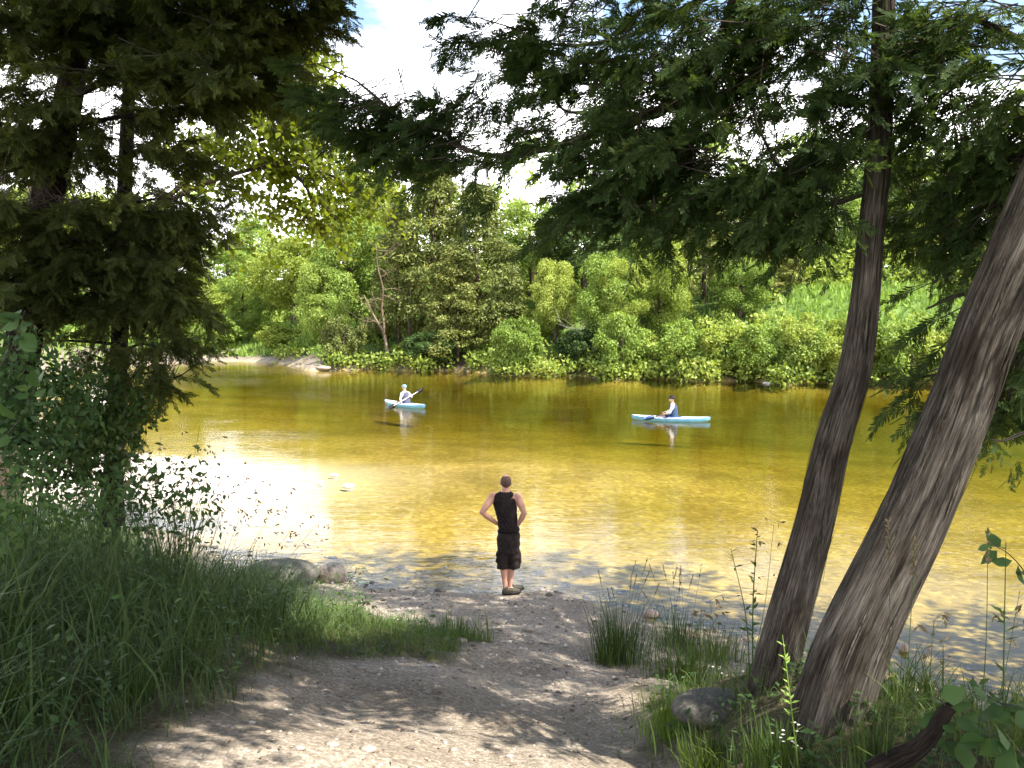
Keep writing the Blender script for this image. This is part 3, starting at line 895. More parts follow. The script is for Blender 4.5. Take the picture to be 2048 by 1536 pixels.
snag(1000, 740, 63.5, 'pale roots under the shrub leaning over the water', 17, 7, 1.0, 'drift', up=.2)
snag(1265, 752, 60, 'grey twigs under the shrub right of the sticks', 18, 6, .9, 'drift', up=.3)
snag(1838, 684, 58, 'white dead limb lying on the leafy slope', 19, 3, 1.1, up=.1, r=.07)
snag(1390, 752, 59.3, 'brown roots under the large rounded shrub', 20, 7, .9, 'bark_far', up=.4)

# rocks
def rock_mesh(name, mat, seed, sx, sy, sz, sub=3, amp=.18):
    import bmesh
    bm = bmesh.new(); bmesh.ops.create_icosphere(bm, subdivisions=sub, radius=1)
    rr = np.random.default_rng(seed)
    ks = [(norm(rr.normal(size=3)) * rr.uniform(1, 3.2), rr.uniform(0, 6), rr.uniform(.4, 1)) for _ in range(9)]
    for v in bm.verts:
        p = np.array(v.co); d = sum(a * math.sin(float(np.dot(p, k)) + ph) for k, ph, a in ks) / 4
        p = p * (1 + amp * d) * np.array([sx, sy, sz]); v.co = p
    for f in bm.faces: f.smooth = True
    me = bpy.data.meshes.new(name); bm.to_mesh(me); bm.free(); me.materials.append(M[mat])
    return me
def rock(x, y, w, h, mat, label, seed, name='rock', group=None, sub=3, depth=None, amp=.18, sink=.35):
    g = G(x, y)
    s = g[1] / F
    me = rock_mesh(name, mat, seed, w * s / 2, (depth or w * .8) * s / 2, h * s * .62, sub, amp)
    o = link(name, me, None, (g[0], g[1], g[2] + h * s * (.5 - sink)))
    o.rotation_euler[2] = random.uniform(-.4, .4)
    return tag(o, label, 'rock' if name != 'stone' else 'stone', group)
rock(560, 1165, 170, 50, 'boulder', 'large smooth grey boulder at the cove edge in the tall grass', 2, 'boulder', sub=4, amp=.08, sink=.2)
rock(662, 1160, 62, 44, 'stone', 'small rough mossy rock right of the grey boulder', 3)
rock(1425, 1430, 180, 50, 'boulder', 'half-buried grey-brown boulder in the grass before the trunks', 4, 'boulder', sub=4, amp=.08, sink=.25)
rock(1300, 1232, 36, 16, 'pinkstone', 'pinkish stone at the waterline above the sedge clump', 5, 'stone')
rock(1808, 1302, 22, 20, 'pinkstone', 'pinkish stone at the water right of the leaning trunk', 6, 'stone')
rock(1985, 1424, 60, 26, 'whitestone', 'pale flat stone at the shore behind the broad vine leaves', 7, 'stone')
rock(696, 974, 26, 9, 'whitestone', 'white stone breaking the water beyond the bar tip', 8, 'stone')
rock(668, 952, 18, 7, 'whitestone', 'smaller white stone upstream of the bar tip', 9, 'stone')
rock(640, 968, 16, 6, 'whitestone', 'low pale stone between the bar tip and the white stone', 19, 'stone')
rock(648, 741, 30, 8, 'stone', 'flat brown rock at the far waterline below the twiggy shrub', 11, 'rock')
rock(1545, 767, 40, 7, 'whitestone', 'pale slab of earth on the far waterline under the shrubs', 13, 'rock')
pl = [(665, 1492, 34, 11, 'sunlit pale cobble half buried in the path'), (735, 1500, 40, 13, 'larger sunlit cobble right of the half-buried one'), (722, 1336, 30, 9, 'round stone beside the small sun patch on the path'),
      (600, 1500, 30, 9, 'tan cobble at the edge of the bright sun patch'), (505, 1310, 20, 12, 'small stone at the path edge under the tall grass'), (1000, 1248, 30, 12, 'broad flat stone on the beach below the man'),
      (1055, 1262, 26, 11, 'pale stone on the beach beside the grass tongue'), (925, 1283, 24, 10, 'pale stone at the tip of the grass tongue'), (1120, 1232, 24, 9, 'rounded stone right of the man on the beach'),
      (880, 1183, 26, 10, 'grey wet stone at the shore left of the man'), (1098, 1192, 16, 8, 'dark wet stone at the shore just right of the man')]
for i, a in enumerate(pl):
    rock(a[0], a[1], a[2], a[3], 'stone' if i not in (9, 10) else 'boulder', a[4], 30 + i, 'stone', sub=2, amp=.15)

# ------------------------------------------------------------------ gravel (uncountable): real pebbles merged
def pebbles(n, region, size, seed, dens):
    r = np.random.default_rng(seed)
    X = r.uniform(region[0], region[1], n); Y = r.uniform(region[2], region[3], n)
    z, dn, df = H(X, Y, True)
    p = dens(X, Y, dn) > r.random(n)
    X, Y, z = X[p], Y[p], z[p]; n = len(X)
    t = (1 + 5 ** .5) / 2
    iv = norm(np.array([(-1, t, 0), (1, t, 0), (-1, -t, 0), (1, -t, 0), (0, -1, t), (0, 1, t), (0, -1, -t), (0, 1, -t), (t, 0, -1), (t, 0, 1), (-t, 0, -1), (-t, 0, 1)], float))
    tf = np.array([(0, 11, 5), (0, 5, 1), (0, 1, 7), (0, 7, 10), (0, 10, 11), (1, 5, 9), (5, 11, 4), (11, 10, 2), (10, 7, 6), (7, 1, 8), (3, 9, 4), (3, 4, 2), (3, 2, 6), (3, 6, 8), (3, 8, 9), (4, 9, 5), (2, 4, 11), (6, 2, 10), (8, 6, 7), (9, 8, 1)])
    s = size[0] * (size[1] / size[0]) ** (r.random(n) ** (2.6 if size[1] < .04 else 2.2)) * np.interp(Y, [0, 7, 9, 40], [.65, .75, 1.15, 1.15])
    s3 = s[:, None] * np.stack([r.uniform(.8, 1.4, n), r.uniform(.7, 1.1, n), r.uniform(.35, .7, n)], 1)
    a = r.uniform(0, 2 * PI, n)
    v = iv[None] * s3[:, None] * r.uniform(.82, 1.15, (n, 12, 1))
    x = v[..., 0] * np.cos(a)[:, None] - v[..., 1] * np.sin(a)[:, None]; y = v[..., 0] * np.sin(a)[:, None] + v[..., 1] * np.cos(a)[:, None]
    V = np.stack([x + X[:, None], y + Y[:, None], v[..., 2] + (z + s * .12)[:, None]], -1).reshape(-1, 3)
    T_ = (tf[None] + 12 * np.arange(n)[:, None, None]).reshape(-1, 3)
    return V, T_
V1, T1 = pebbles(32000, (-3.2, 8, 2.6, 14.9), (.006, .035), 1, lambda X, Y, dn: np.where((dn > -.5) & (np.abs(X) < .6 * Y + .3), path_mask(X, Y, dn) * np.clip(.25 + .3 * (Y - 3) / 10 + .35 * wob(X, Y, .9, 3), .05, 1), 0))
V2, T2 = pebbles(9000, (-13, 0, 18, 29), (.02, .07), 2, lambda X, Y, dn: np.where(dn > -.6, .8, .0))
V3, T3 = pebbles(2500, (-6, 9, 10, 20), (.02, .09), 3, lambda X, Y, dn: np.where((dn < -.05) & (dn > -1.8), .5, .0))
V_ = np.concatenate([V1, V3]); T_ = np.concatenate([T1, T3 + len(V1)])
M['pale_pebble'] = plain('pale_pebble', (.62, .56, .48), .85, nscale=20, namp=.25)  # pale gravel whitened further with the bar's sun glare
tag(link('bar_gravel', mesh_np('bar_gravel', V2, T2, M['pale_pebble'], True)), 'pale pebbles with sun glare in their colour covering the low gravel bar', None, kind='stuff')
tag(link('gravel', mesh_np('gravel', V_, T_, M['pebble'], True)), 'loose pebbles covering the path, shore, bar and shallows', None, kind='stuff')

# ------------------------------------------------------------------ grass blades
def blades(B, hgt, wid, az, bend, lv=4, rr=rng):
    n = len(B)
    t = np.linspace(0, 1, lv + 1)
    ca, sa = np.cos(az), np.sin(az)
    out = bend[:, None] * hgt[:, None] * t[None] ** 2
    up = hgt[:, None] * (t[None] - .35 * np.clip(bend, 0, 1.6)[:, None] * t[None] ** 2.2)
    x = B[:, 0:1] + ca[:, None] * out; y = B[:, 1:2] + sa[:, None] * out; z = B[:, 2:3] + up
    w = wid[:, None] * np.array([.8, 1, .85, .5, .04] if lv == 4 else [.85, 1, .65, .04])[None] * .5
    tw = az + PI / 2 + rr.normal(size=n) * .5
    cx, sx = np.cos(tw)[:, None] * w, np.sin(tw)[:, None] * w
    Lf = np.stack([x - cx, y - sx, z], -1); Rt = np.stack([x + cx, y + sx, z], -1)
    V = np.stack([Lf, Rt], 2).reshape(n, -1, 3)   # n, (lv+1)*2, 3
    q = np.array([[2 * i, 2 * i + 1, 2 * i + 3, 2 * i + 2] for i in range(lv)])
    Q = (q[None] + (2 * (lv + 1)) * np.arange(n)[:, None, None]).reshape(-1, 4)
    return V.reshape(-1, 3), Q

def grassfield(name, label, n, region, dens, hfun, mat, seed, wid=(.005, .011), bend=(.2, 1.1), clump=0):
    r = np.random.default_rng(seed)
    X = r.uniform(region[0], region[1], n); Y = r.uniform(region[2], region[3], n)
    if clump:
        k = n // clump
        X = np.repeat(X[:k], clump) + r.normal(size=k * clump) * .05; Y = np.repeat(Y[:k], clump) + r.normal(size=k * clump) * .05
    z, dn, df = H(X, Y, True)
    ok = dens(X, Y, dn) > r.random(len(X))
    X, Y, z, dn = X[ok], Y[ok], z[ok], dn[ok]; n = len(X)
    h = hfun(X, Y, dn) * (.4 + 1.15 * r.random(n) ** 1.7)
    V, Qd = blades(np.stack([X, Y, z - .02], 1), h, r.uniform(wid[0], wid[1], n) * np.clip(h / .4, .6, 1.6), r.uniform(0, 2 * PI, n), r.uniform(bend[0], bend[1], n), 3, r)
    print(name, n)
    return tag(link(name, mesh_np(name, V, Qd, M[mat])), label, None, kind='stuff')

def veg(X, Y, dn):
    return np.clip(1 - path_mask(X, Y, dn) * 1.02, 0, 1) * (dn > .35)
grassfield('tall_grass', 'tall tangled shaded grass along the left side of the path', 54000, (-9.5, -1.6, 2.6, 17), lambda X, Y, dn: veg(X, Y, dn) * np.where(X < -1.5, 1, 0) * (X > -.62 * Y - .6),
           lambda X, Y, dn: np.interp(-X, [1.6, 2.2, 3, 5, 9], [.20, .40, .62, .75, .85]) * np.interp(Y, [0, 8, 10, 13], [1, 1.1, 1.05, .7]) * (1 + .38 * wob(X, Y, 1.0, 8) + .2 * wob(X, Y, .35, 3)), 'grass_tall', 21, clump=6)
grassfield('short_grass', 'short bright grass on the tongue between path and water', 21000, (-3.6, .3, 8.0, 13.8), lambda X, Y, dn: veg(X, Y, dn), lambda X, Y, dn: .17 * (1 + .5 * wob(X, Y, .7, 8) + .3 * wob(X, Y, .3, 3)), 'grass', 22, clump=5, wid=(.006, .012))
grassfield('bank_grass', 'patchy grass and weeds around the leaning cedar trunks', 26000, (.3, 5.6, 2.6, 9.0), lambda X, Y, dn: veg(X, Y, dn) * np.clip(.65 + .5 * wob(X, Y, .8, 5), .1, 1), lambda X, Y, dn: np.interp(X - .1 * Y, [0, .6, 1.5], [.10, .16, .24]) * (1 + .5 * wob(X, Y, .6, 8)), 'grass', 23, clump=5)
grassfield('path_grass', 'sparse short grass creeping in from the path edges', 9000, (-2.6, 1.6, 3.0, 9.0), lambda X, Y, dn: np.clip(.35 * wob(X, Y, .7, 7) - .12, 0, 1) * np.clip(sstep(.8, 1.2, np.abs(X + .55)), 0, 1), lambda X, Y, dn: .07 + 0 * X, 'grass', 24, clump=4)

# fallen leaves on the path, broad weeds among the grass (uncountable)
r_ = np.random.default_rng(91)
n = 2600; X = r_.uniform(-2.6, 4, n); Y = r_.uniform(2.6, 13, n); z, dn, df = H(X, Y, True); k = (dn > .5)
X, Y, z = X[k], Y[k], z[k]; n = len(X); L_ = r_.uniform(.012, .035, n)
V, Qd = diamonds(np.stack([X, Y, z + .012], 1), norm(r_.normal(size=(n, 3)) * [1, 1, .15]), norm(r_.normal(size=(n, 3)) * .3 + [0, 0, 1]), L_, L_ * .5, .1)
M['litter'] = leaf_mat('leaf_litter', [(0, (.05, .03, .015)), (.5, (.14, .09, .045)), (1, (.30, .21, .12))], .1)
tag(link('leaf_litter', mesh_np('leaf_litter', V, Qd, M['litter'])), 'dry fallen leaves and bits scattered over the path', None, kind='stuff')
n = 5200; X = r_.uniform(-8, 4.5, n); Y = r_.uniform(2.6, 14, n); z, dn, df = H(X, Y, True)
k = (1 - path_mask(X, Y, dn) > .6) & (dn > .4) & (wob(X, Y, 1.4, 9) > -.1); X, Y, z = X[k], Y[k], z[k]
Cs, Ds = [], []
for x, y, zz in zip(X, Y, z):
    h_ = r_.uniform(.12, .75) * (1 if x < -1.5 else .3); lx, ly = r_.normal(size=2) * .12
    for t in np.arange(.25, 1.01, .15):
        Cs.append((x + lx * t * h_, y + ly * t * h_, zz + h_ * t)); a = r_.uniform(0, 6.28); Ds.append((math.cos(a), math.sin(a), r_.uniform(-.2, .6)))
Cs = np.array(Cs); Ds = np.array(Ds); n = len(Cs); L_ = r_.uniform(.03, .085, n)
V, Qd = diamonds(Cs, Ds, norm(r_.normal(size=(n, 3)) * .3 + [0, 0, 1]), L_, L_ * .42, .12)
tag(link('weeds', mesh_np('weeds', V, Qd, M['bush'])), 'broad-leaved weeds mixed through the bank grass', None, kind='stuff')
print('weeds', n)

# ------------------------------------------------------------------ stemmed plants
def stem_plant(base, top, Y, label, kind, seed, name='weed', cat='weed plant', mat='grass', group=None, leaf=.05, nl=14, r=.002, ground=True, bow=.0):
    """one stem from pixel base to pixel top at depth Y; kind: seed, foxtail, leafy, oat"""
    b = P(base[0], base[1], Y); t = P(top[0], top[1], Y)
    if ground:
        b[2] = h1(b[0], b[1])
    e = empty(name, b, label, cat, group)
    rr = np.random.default_rng(seed)
    L = np.linalg.norm(t - b)
    mid = (b + t) / 2 + np.array([bow * L, rr.normal() * .03 * L, 0])
    pts = resample([b - b, mid - b, t - b], 14)
    mb = MB(); tube(mb, pts, np.linspace(r * 1.5, r * .6, 14), 4)
    link('stem', mb.mesh('stem', M[mat]), e)
    if kind == 'foxtail':
        n = 60; u = rr.uniform(.86, 1, n)
        C = np.array([np.interp(u, np.linspace(0, 1, 14), pts[:, k]) for k in range(3)]).T
        D = norm(rr.normal(size=(n, 3)) + (pts[-1] - pts[-3]) / np.linalg.norm(pts[-1] - pts[-3]) * 2)
        V, Qd = diamonds(C, D, rand_dirs(n, rr), .022, .008)
        link_stuff('seed_head', mesh_np('seed_head', V, Qd, M['seed']), e)
    elif kind == 'oat':
        n = 26; C = []; 
        mb = MB()
        for i in range(9):
            u = rr.uniform(.68, 1); c = np.array([np.interp(u, np.linspace(0, 1, 14), pts[:, k]) for k in range(3)])
            d = norm(rr.normal(size=3) * np.array([1, 1, .3]) + np.array([.25, 0, .1])); q = c + d * rr.uniform(.04, .13) * (L / .8)
            tube(mb, [c, (c + q) / 2 + np.array([0, 0, .01]), q], [.0009, .0008, .0006], 3)
            for k in range(3): C.append(q - d * .012 * k)
        link('panicle', mb.mesh('panicle', M['seed']), e)
        C = np.array(C); n = len(C)
        V, Qd = diamonds(C, norm(rr.normal(size=(n, 3)) * .5 + np.array([.3, 0, -.4])), rand_dirs(n, rr), .042, .017)
        link_stuff('seed_head', mesh_np('seed_head', V, Qd, M['seed']), e)
    if kind in ('leafy', 'oat', 'foxtail'):
        n = nl if kind == 'leafy' else 4
        u = rr.uniform(.25 if kind == 'leafy' else .05, .99 if kind == 'leafy' else .5, n)
        C = np.array([np.interp(u, np.linspace(0, 1, 14), pts[:, k]) for k in range(3)]).T
        a = rr.uniform(0, 2 * PI, n)
        D = np.stack([np.cos(a), np.sin(a), rr.uniform(.0, .9, n)], 1)
        ll = leaf * rr.uniform(.6, 1.2, n) * (1.25 - .6 * u) * (1 if kind == 'leafy' else 3)
        V, Qd = diamonds(C, D, np.tile([0, 0, 1.], (n, 1)) + rr.normal(size=(n, 3)) * .3, ll, ll * (.34 if kind == 'leafy' else .06), .12)
        link('leaves', mesh_np('leaves', V, Qd, M[mat]), e)
    return e

GO = 'oat-like seed stems rising from the left grass'
oats = [((300, 1130), (322, 868), 8.6), ((330, 1130), (400, 850), 8.8), ((360, 1120), (430, 905), 8.4), ((380, 1120), (468, 905), 8.9), ((350, 1130), (480, 948), 8.5), ((400, 1140), (520, 930), 8.8),
        ((420, 1150), (545, 1010), 8.5), ((430, 1150), (575, 960), 8.9), ((440, 1170), (600, 1035), 8.6), ((470, 1180), (640, 1040), 8.8), ((250, 1100), (300, 900), 8.8), ((410, 1150), (500, 1000), 9.0),
        ((200, 1100), (268, 850), 8.2), ((300, 1130), (370, 930), 9.0)]
for i, (b, t, Y) in enumerate(oats):
    stem_plant(b, t, Y, 'slender grass stem with drooping seeds against the bright water', 'oat', 60 + i, 'oat_grass', 'grass stem', 'grass_tall', GO)
stem_plant((270, 1100), (275, 862), 8.4, 'dark bladed weed leaf standing tall before the green reflection', 'leafy', 81, leaf=.16, nl=7, mat='bush')
stem_plant((640, 1250), (720, 1130), 9.6, 'thin reed leaning towards the water right of the mossy rock', 'oat', 82, 'reed', 'reed', 'grass')
stem_plant((700, 1250), (668, 1120), 9.8, 'short reed standing behind the mossy rock', 'leafy', 83, 'reed', 'reed', 'grass', leaf=.1, nl=8)
stem_plant((610, 1240), (770, 1175), 7.6, 'single bright sunlit grass blade arching over the tongue', 'oat', 84, 'reed', 'reed', 'grass', bow=-.05)

def clump_plant(px, py, w, h, n, label, seed, name='grass_clump', cat='grass clump', mat='grass_tall', heads=0, hh=0):
    g = G(px, py); s = g[1] / F
    e = empty(name, g, label, cat)
    rr = np.random.default_rng(seed)
    B = np.stack([rr.normal(size=n) * w * s * .22, rr.normal(size=n) * w * s * .22, np.full(n, -.03)], 1)
    az = np.arctan2(B[:, 1], B[:, 0]) + rr.normal(size=n) * .5
    V, Qd = blades(B, h * s * rr.uniform(.45, 1.1, n), rr.uniform(.005, .009, n), az, rr.uniform(.05, .5, n), 4, rr)
    link('leaves', mesh_np('leaves', V, Qd, M[mat]), e)
    for i in range(heads):
        b = np.array([rr.normal() * w * s * .15, rr.normal() * w * s * .12, 0])
        t = b + np.array([rr.normal() * w * s * .30, rr.normal() * w * s * .15, hh * s * rr.uniform(.75, 1.08)])
        pts = resample([b, (b + t) / 2 + np.array([(b - t)[0] * .12, 0, 0]), t], 10)
        mb = MB(); tube(mb, pts, np.linspace(.0022, .0012, 10), 3)
        st = link('stem', mb.mesh('stem', M[mat]), e)
        k = 36; u = rr.uniform(.84, 1, k)
        C = np.array([np.interp(u, np.linspace(0, 1, 10), pts[:, j]) for j in range(3)]).T
        V, Qd = diamonds(C, norm(rr.normal(size=(k, 3)) * .8 + norm(t - b) * 2), rand_dirs(k, rr), .024, .008)
        link('seed_head', mesh_np('seed_head', V, Qd, M['seed']), st)
    return e
clump_plant(1240, 1326, 130, 150, 420, 'dark dense sedge clump with seed heads at the beach edge', 5, heads=9, hh=205)
clump_plant(1350, 1300, 110, 110, 220, 'lighter clump with upright foxtail heads right of the dark sedge', 6, heads=10, hh=170)
clump_plant(1375, 1365, 190, 90, 600, 'broad low green grass mound before the curved trunk', 7, mat='grass')
clump_plant(1430, 1320, 120, 90, 250, 'small grass mound by the water left of the curved trunk', 8, mat='grass')
clump_plant(1360, 1455, 200, 80, 420, 'sunlit bright grass patch at the path edge', 9, mat='meadow')  # sunlight put into the colour: near grass in the lighter meadow green
clump_plant(1210, 1330, 60, 70, 80, 'thin sprout of grass left of the dark sedge', 10, mat='grass')
clump_plant(660, 1250, 130, 60, 240, 'sunlit grass tuft at the corner of the path', 11, mat='meadow')  # lighter meadow green paints the sun on this tuft
clump_plant(900, 1275, 140, 55, 260, 'dark grass tuft at the end of the tongue', 12, mat='grass_tall')
clump_plant(60, 1440, 180, 150, 260, 'arching blue-green grass tuft at the bottom corner', 13, mat='grass_tall')
clump_plant(250, 1400, 160, 130, 220, 'arching grass tuft spilling onto the path', 14, mat='grass_tall')
clump_plant(1420, 1530, 160, 90, 260, 'grass tuft at the bottom edge right of the path', 15, mat='grass')
clump_plant(1560, 1535, 200, 110, 300, 'dense tuft at the foot of the massive trunk', 16, mat='grass')
clump_plant(1745, 1520, 120, 130, 120, 'tall thin tuft right of the massive trunk foot', 17, mat='grass_tall')

stem_plant((1505, 1390), (1515, 1060), 6.3, 'tall leafy weed left of the curved trunk', 'leafy', 90, leaf=.075, nl=46, r=.004, mat='bush')
stem_plant((1500, 1350), (1462, 1098), 6.2, 'leafy weed bending left with pale tip', 'leafy', 91, leaf=.07, nl=22, r=.003, mat='grass', bow=.04)
stem_plant((1500, 1330), (1548, 1045), 6.6, 'thin weed with seed tufts touching the curved trunk', 'oat', 92, r=.002)
stem_plant((1450, 1400), (1420, 1200), 6.2, 'slim seed stem before the pebbly shore', 'oat', 93, 'oat_grass', 'grass stem')
stem_plant((1400, 1420), (1402, 1215), 6.2, 'upright seed stem right of the foxtail clump', 'oat', 94, 'oat_grass', 'grass stem')
stem_plant((1600, 1480), (1565, 1270), 4.6, 'yellow-green leafy weed before the gap of the two trunks', 'leafy', 95, leaf=.06, nl=26, r=.003, mat='meadow')
stem_plant((1770, 1535), (1778, 1040), 3.9, 'foxtail stem in front of the massive trunk', 'foxtail', 96, 'foxtail_grass', 'grass stem')
stem_plant((1800, 1535), (1830, 1080), 4.0, 'second foxtail stem, right of the first before the trunk', 'foxtail', 97, 'foxtail_grass', 'grass stem')
stem_plant((1950, 1545), (1976, 1060), 4.1, 'long thin stem crossing the blue water', 'foxtail', 98, 'foxtail_grass', 'grass stem')
stem_plant((2005, 1540), (2012, 1085), 4.0, 'long stem topped by leaves at the picture edge', 'leafy', 99, leaf=.10, nl=8, r=.003, mat='bush')
stem_plant((1830, 1540), (1868, 1240), 4.1, 'pale flowering stem over the blue shallows', 'oat', 100, 'oat_grass', 'grass stem')
stem_plant((1965, 1545), (2040, 1180), 4.2, 'slanting seed stem right of the long thin stem', 'oat', 101, 'oat_grass', 'grass stem')

def leafy_spray(pts, Y, label, seed, leaf, n, mat='bush', name='leafy_branch', cat='branch', asp=.5, r=.004):
    b = P(pts[0][0], pts[0][1], Y); e = empty(name, b, label, cat); rr = np.random.default_rng(seed)
    p = resample([P(x, y, Y + rr.normal() * .03) - b for x, y in pts], 20)
    mb = MB(); tube(mb, p, np.linspace(r, r * .4, 20), 5); link('stem', mb.mesh('stem', M['twig']), e)
    for i in range(n):
        u = rr.uniform(.1, 1); c = np.array([np.interp(u, np.linspace(0, 1, 20), p[:, k]) for k in range(3)])
        d = norm(rr.normal(size=3) * np.array([1, .7, .6]) + np.array([0, -.2, -.1])); L = leaf * rr.uniform(.6, 1.25)
        nn = norm(np.array([0, -.5, .8]) + rr.normal(size=3) * .35); s = norm(np.cross(d, nn)); up = np.cross(s, d)
        st = c + d * L * .15
        w = L * asp * .5
        V = [st, st + d * L * .3 + s * w - up * .1 * L, st + d * L * .65 + s * w * .8 - up * .12 * L, st + d * L, st + d * L * .65 - s * w * .8 - up * .12 * L, st + d * L * .3 - s * w - up * .1 * L, st + d * L * .35, st + d * L * .7]
        Q_ = [[0, 1, 6, 5], [1, 2, 7, 6], [6, 7, 4, 5], [7, 2, 3, 4]]
        link('leaf', mesh_np('leaf', np.array(V), np.array(Q_), M[mat], True), e)
    return e
leafy_spray([(2100, 1240), (2060, 1160), (2020, 1110), (1975, 1085)], 4.1, 'broad-leaved twig reaching in over the water at the picture edge', 1, .085, 16)
leafy_spray([(1960, 1535), (1930, 1470), (1890, 1410), (1870, 1395)], 3.9, 'broad vine leaves round the dark curved root', 2, .11, 12, asp=.8)
leafy_spray([(2090, 1470), (2030, 1420), (1985, 1400), (1950, 1390)], 3.9, 'dark broad leaves low over the shore pebbles', 3, .12, 13, asp=.75)
leafy_spray([(2090, 1520), (2030, 1500), (1970, 1470)], 3.7, 'broad leaves in the bottom corner', 4, .11, 10, asp=.7)
leafy_spray([(-20, 760), (20, 700), (40, 650), (50, 620)], 6.0, 'large pale leaves at the left picture edge', 5, .16, 12, asp=.6, mat='bush')
leafy_spray([(-20, 900), (30, 850), (60, 800), (70, 760)], 6.2, 'large drooping leaves below the pale ones at the left edge', 6, .15, 12, asp=.6)

# white flowers at the bottom right
for k, (px, py, lab) in enumerate([(1582, 1500, 'cluster of tiny white flowers at the foot of the massive trunk'), (1432, 1335, 'few tiny white flowers in the low green mound')]):
    g = G(px, py + 30); e = empty('wildflower', g, lab, 'flowers'); rr = np.random.default_rng(k)
    mb = MB()
    Cq = []
    for i in range(14 if k == 0 else 4):
        b = np.array([rr.normal() * .05, rr.normal() * .04, 0]); t = b + np.array([rr.normal() * .03, rr.normal() * .02, rr.uniform(.07, .2)])
        tube(mb, [b, (b + t) / 2, t], [.001] * 3, 3); Cq.append(t)
    link('stem', mb.mesh('stem', M['grass']), e)
    Cq = np.array(Cq); n = len(Cq) * 6; a = np.tile(np.arange(6) * PI / 3, len(Cq))
    V, Qd = diamonds(np.repeat(Cq, 6, 0), np.stack([np.cos(a), np.sin(a), np.full(n, .15)], 1), np.tile([0, 0, 1.], (n, 1)), .011, .006)
    link('petals', mesh_np('petals', V, Qd, M['flower']), e)

# ------------------------------------------------------------------ near cedars
def spray_template(rows, w, seed):
    """flat cedar spray in the xy plane, axis +x, length 1"""
    q = []; rr = np.random.default_rng(seed)
    def dia(b, a, L, w_):
        d = np.array([math.cos(a), math.sin(a)]); s = np.array([-d[1], d[0]])
        q.append([b, b + d * L * .55 + s * w_ / 2, b + d * L, b + d * L * .55 - s * w_ / 2])
    dia(np.zeros(2), 0, 1.0, .07)
    for i in range(rows):
        u = .05 + .85 * i / rows
        for s in (1, -1):
            L = (.36 * (1 - u) ** .5 + .06) * rr.uniform(.65, 1.25)
            dia(np.array([u + (.5 / rows if s < 0 else 0), 0]), math.radians(40 - 10 * u + rr.uniform(-8, 8)) * s, L, w)
    A = np.array(q)
    return np.concatenate([A, np.zeros(A.shape[:2] + (1,))], 2)
SPR = spray_template(8, .072, 1); SPR_LO = spray_template(2, .32, 2)

def twig_foliage(centers, dirs, L, r, lo=False, spray=(.11, .21), per=11, droop=.5):
    """each centre: one drooping twig carrying flat sprays. returns V,Q (sprays) and the twig tubes"""
    tpl = SPR_LO if lo else SPR
    m = len(tpl)
    n = len(centers)
    u = np.tile(np.linspace(.08, 1, per), (n, 1))
    D = norm(dirs)
    pos = centers[:, None] + D[:, None] * (L[:, None, None] * u[..., None]) + np.array([0, 0, -1.]) * (droop * L[:, None, None] * (u[..., None] ** 2) * .55)
    tan = norm(D[:, None] + np.array([0, 0, -1.]) * (droop * 1.1 * u[..., None]))
    pos = pos.reshape(-1, 3); tan = tan.reshape(-1, 3)
    N = len(pos)
    side = norm(np.cross(tan, np.array([0, 0, 1.])) + 1e-6)
    sg = np.tile(np.where(np.arange(per) % 2 == 0, 1, -1), n)[:, None]
    ax = norm(tan * .9 + side * sg * .8 + np.array([0, 0, -.35]) + r.normal(size=(N, 3)) * .42)
    nn = norm(np.cross(ax, norm(r.normal(size=(N, 3)) * .6 + side * .2 + np.array([0, 0, .35]))))
    B = np.cross(nn, ax)
    s = (r.uniform(spray[0], spray[1], N) * np.tile(np.linspace(1.1, .8, per), n))
    tp = tpl.reshape(-1, 3)
    V = pos[:, None] + s[:, None, None] * (tp[None, :, 0:1] * ax[:, None] + tp[None, :, 1:2] * B[:, None])
    # slight curl down
    V = V - nn[:, None] * (s[:, None, None] * .12 * (tp[None, :, 0:1] ** 2))
    V = V.reshape(-1, 3)
    Q_ = np.arange(len(V)).reshape(-1, 4)
    return V, Q_

def blob_twigs(blobs, r, layer=1.0, origin=None):
    """blobs: (cx,cy,rx,ry,Y,dY,density). samples twig starts inside each ellipsoid"""
    C, D = [], []
    for cx, cy, rx, ry, Y, dY, de in blobs:
        area = PI * rx * ry * (Y / F) ** 2
        n = max(2, int(layer * de * area / .0125))
        k = r.normal(size=(n, 3)); k = norm(k) * r.random((n, 1)) ** .4
        for a in k:
            yy = Y + a[1] * dY
            C.append(P(cx + a[0] * rx * .92, cy + a[2] * -ry * .92 - 8, Y) * 1.0 + np.array([0, yy - Y, 0]))
        o = P(origin[0], origin[1], origin[2]) if origin else None
        c = np.array(C[-n:])
        out = c - (o if o is not None else np.array([0, 0, 99]))
        out[:, 2] *= .3
        D.append(norm(norm(out) * .7 + r.normal(size=(n, 3)) * np.array([.6, .6, .3])))
    return np.array(C), np.concatenate(D)

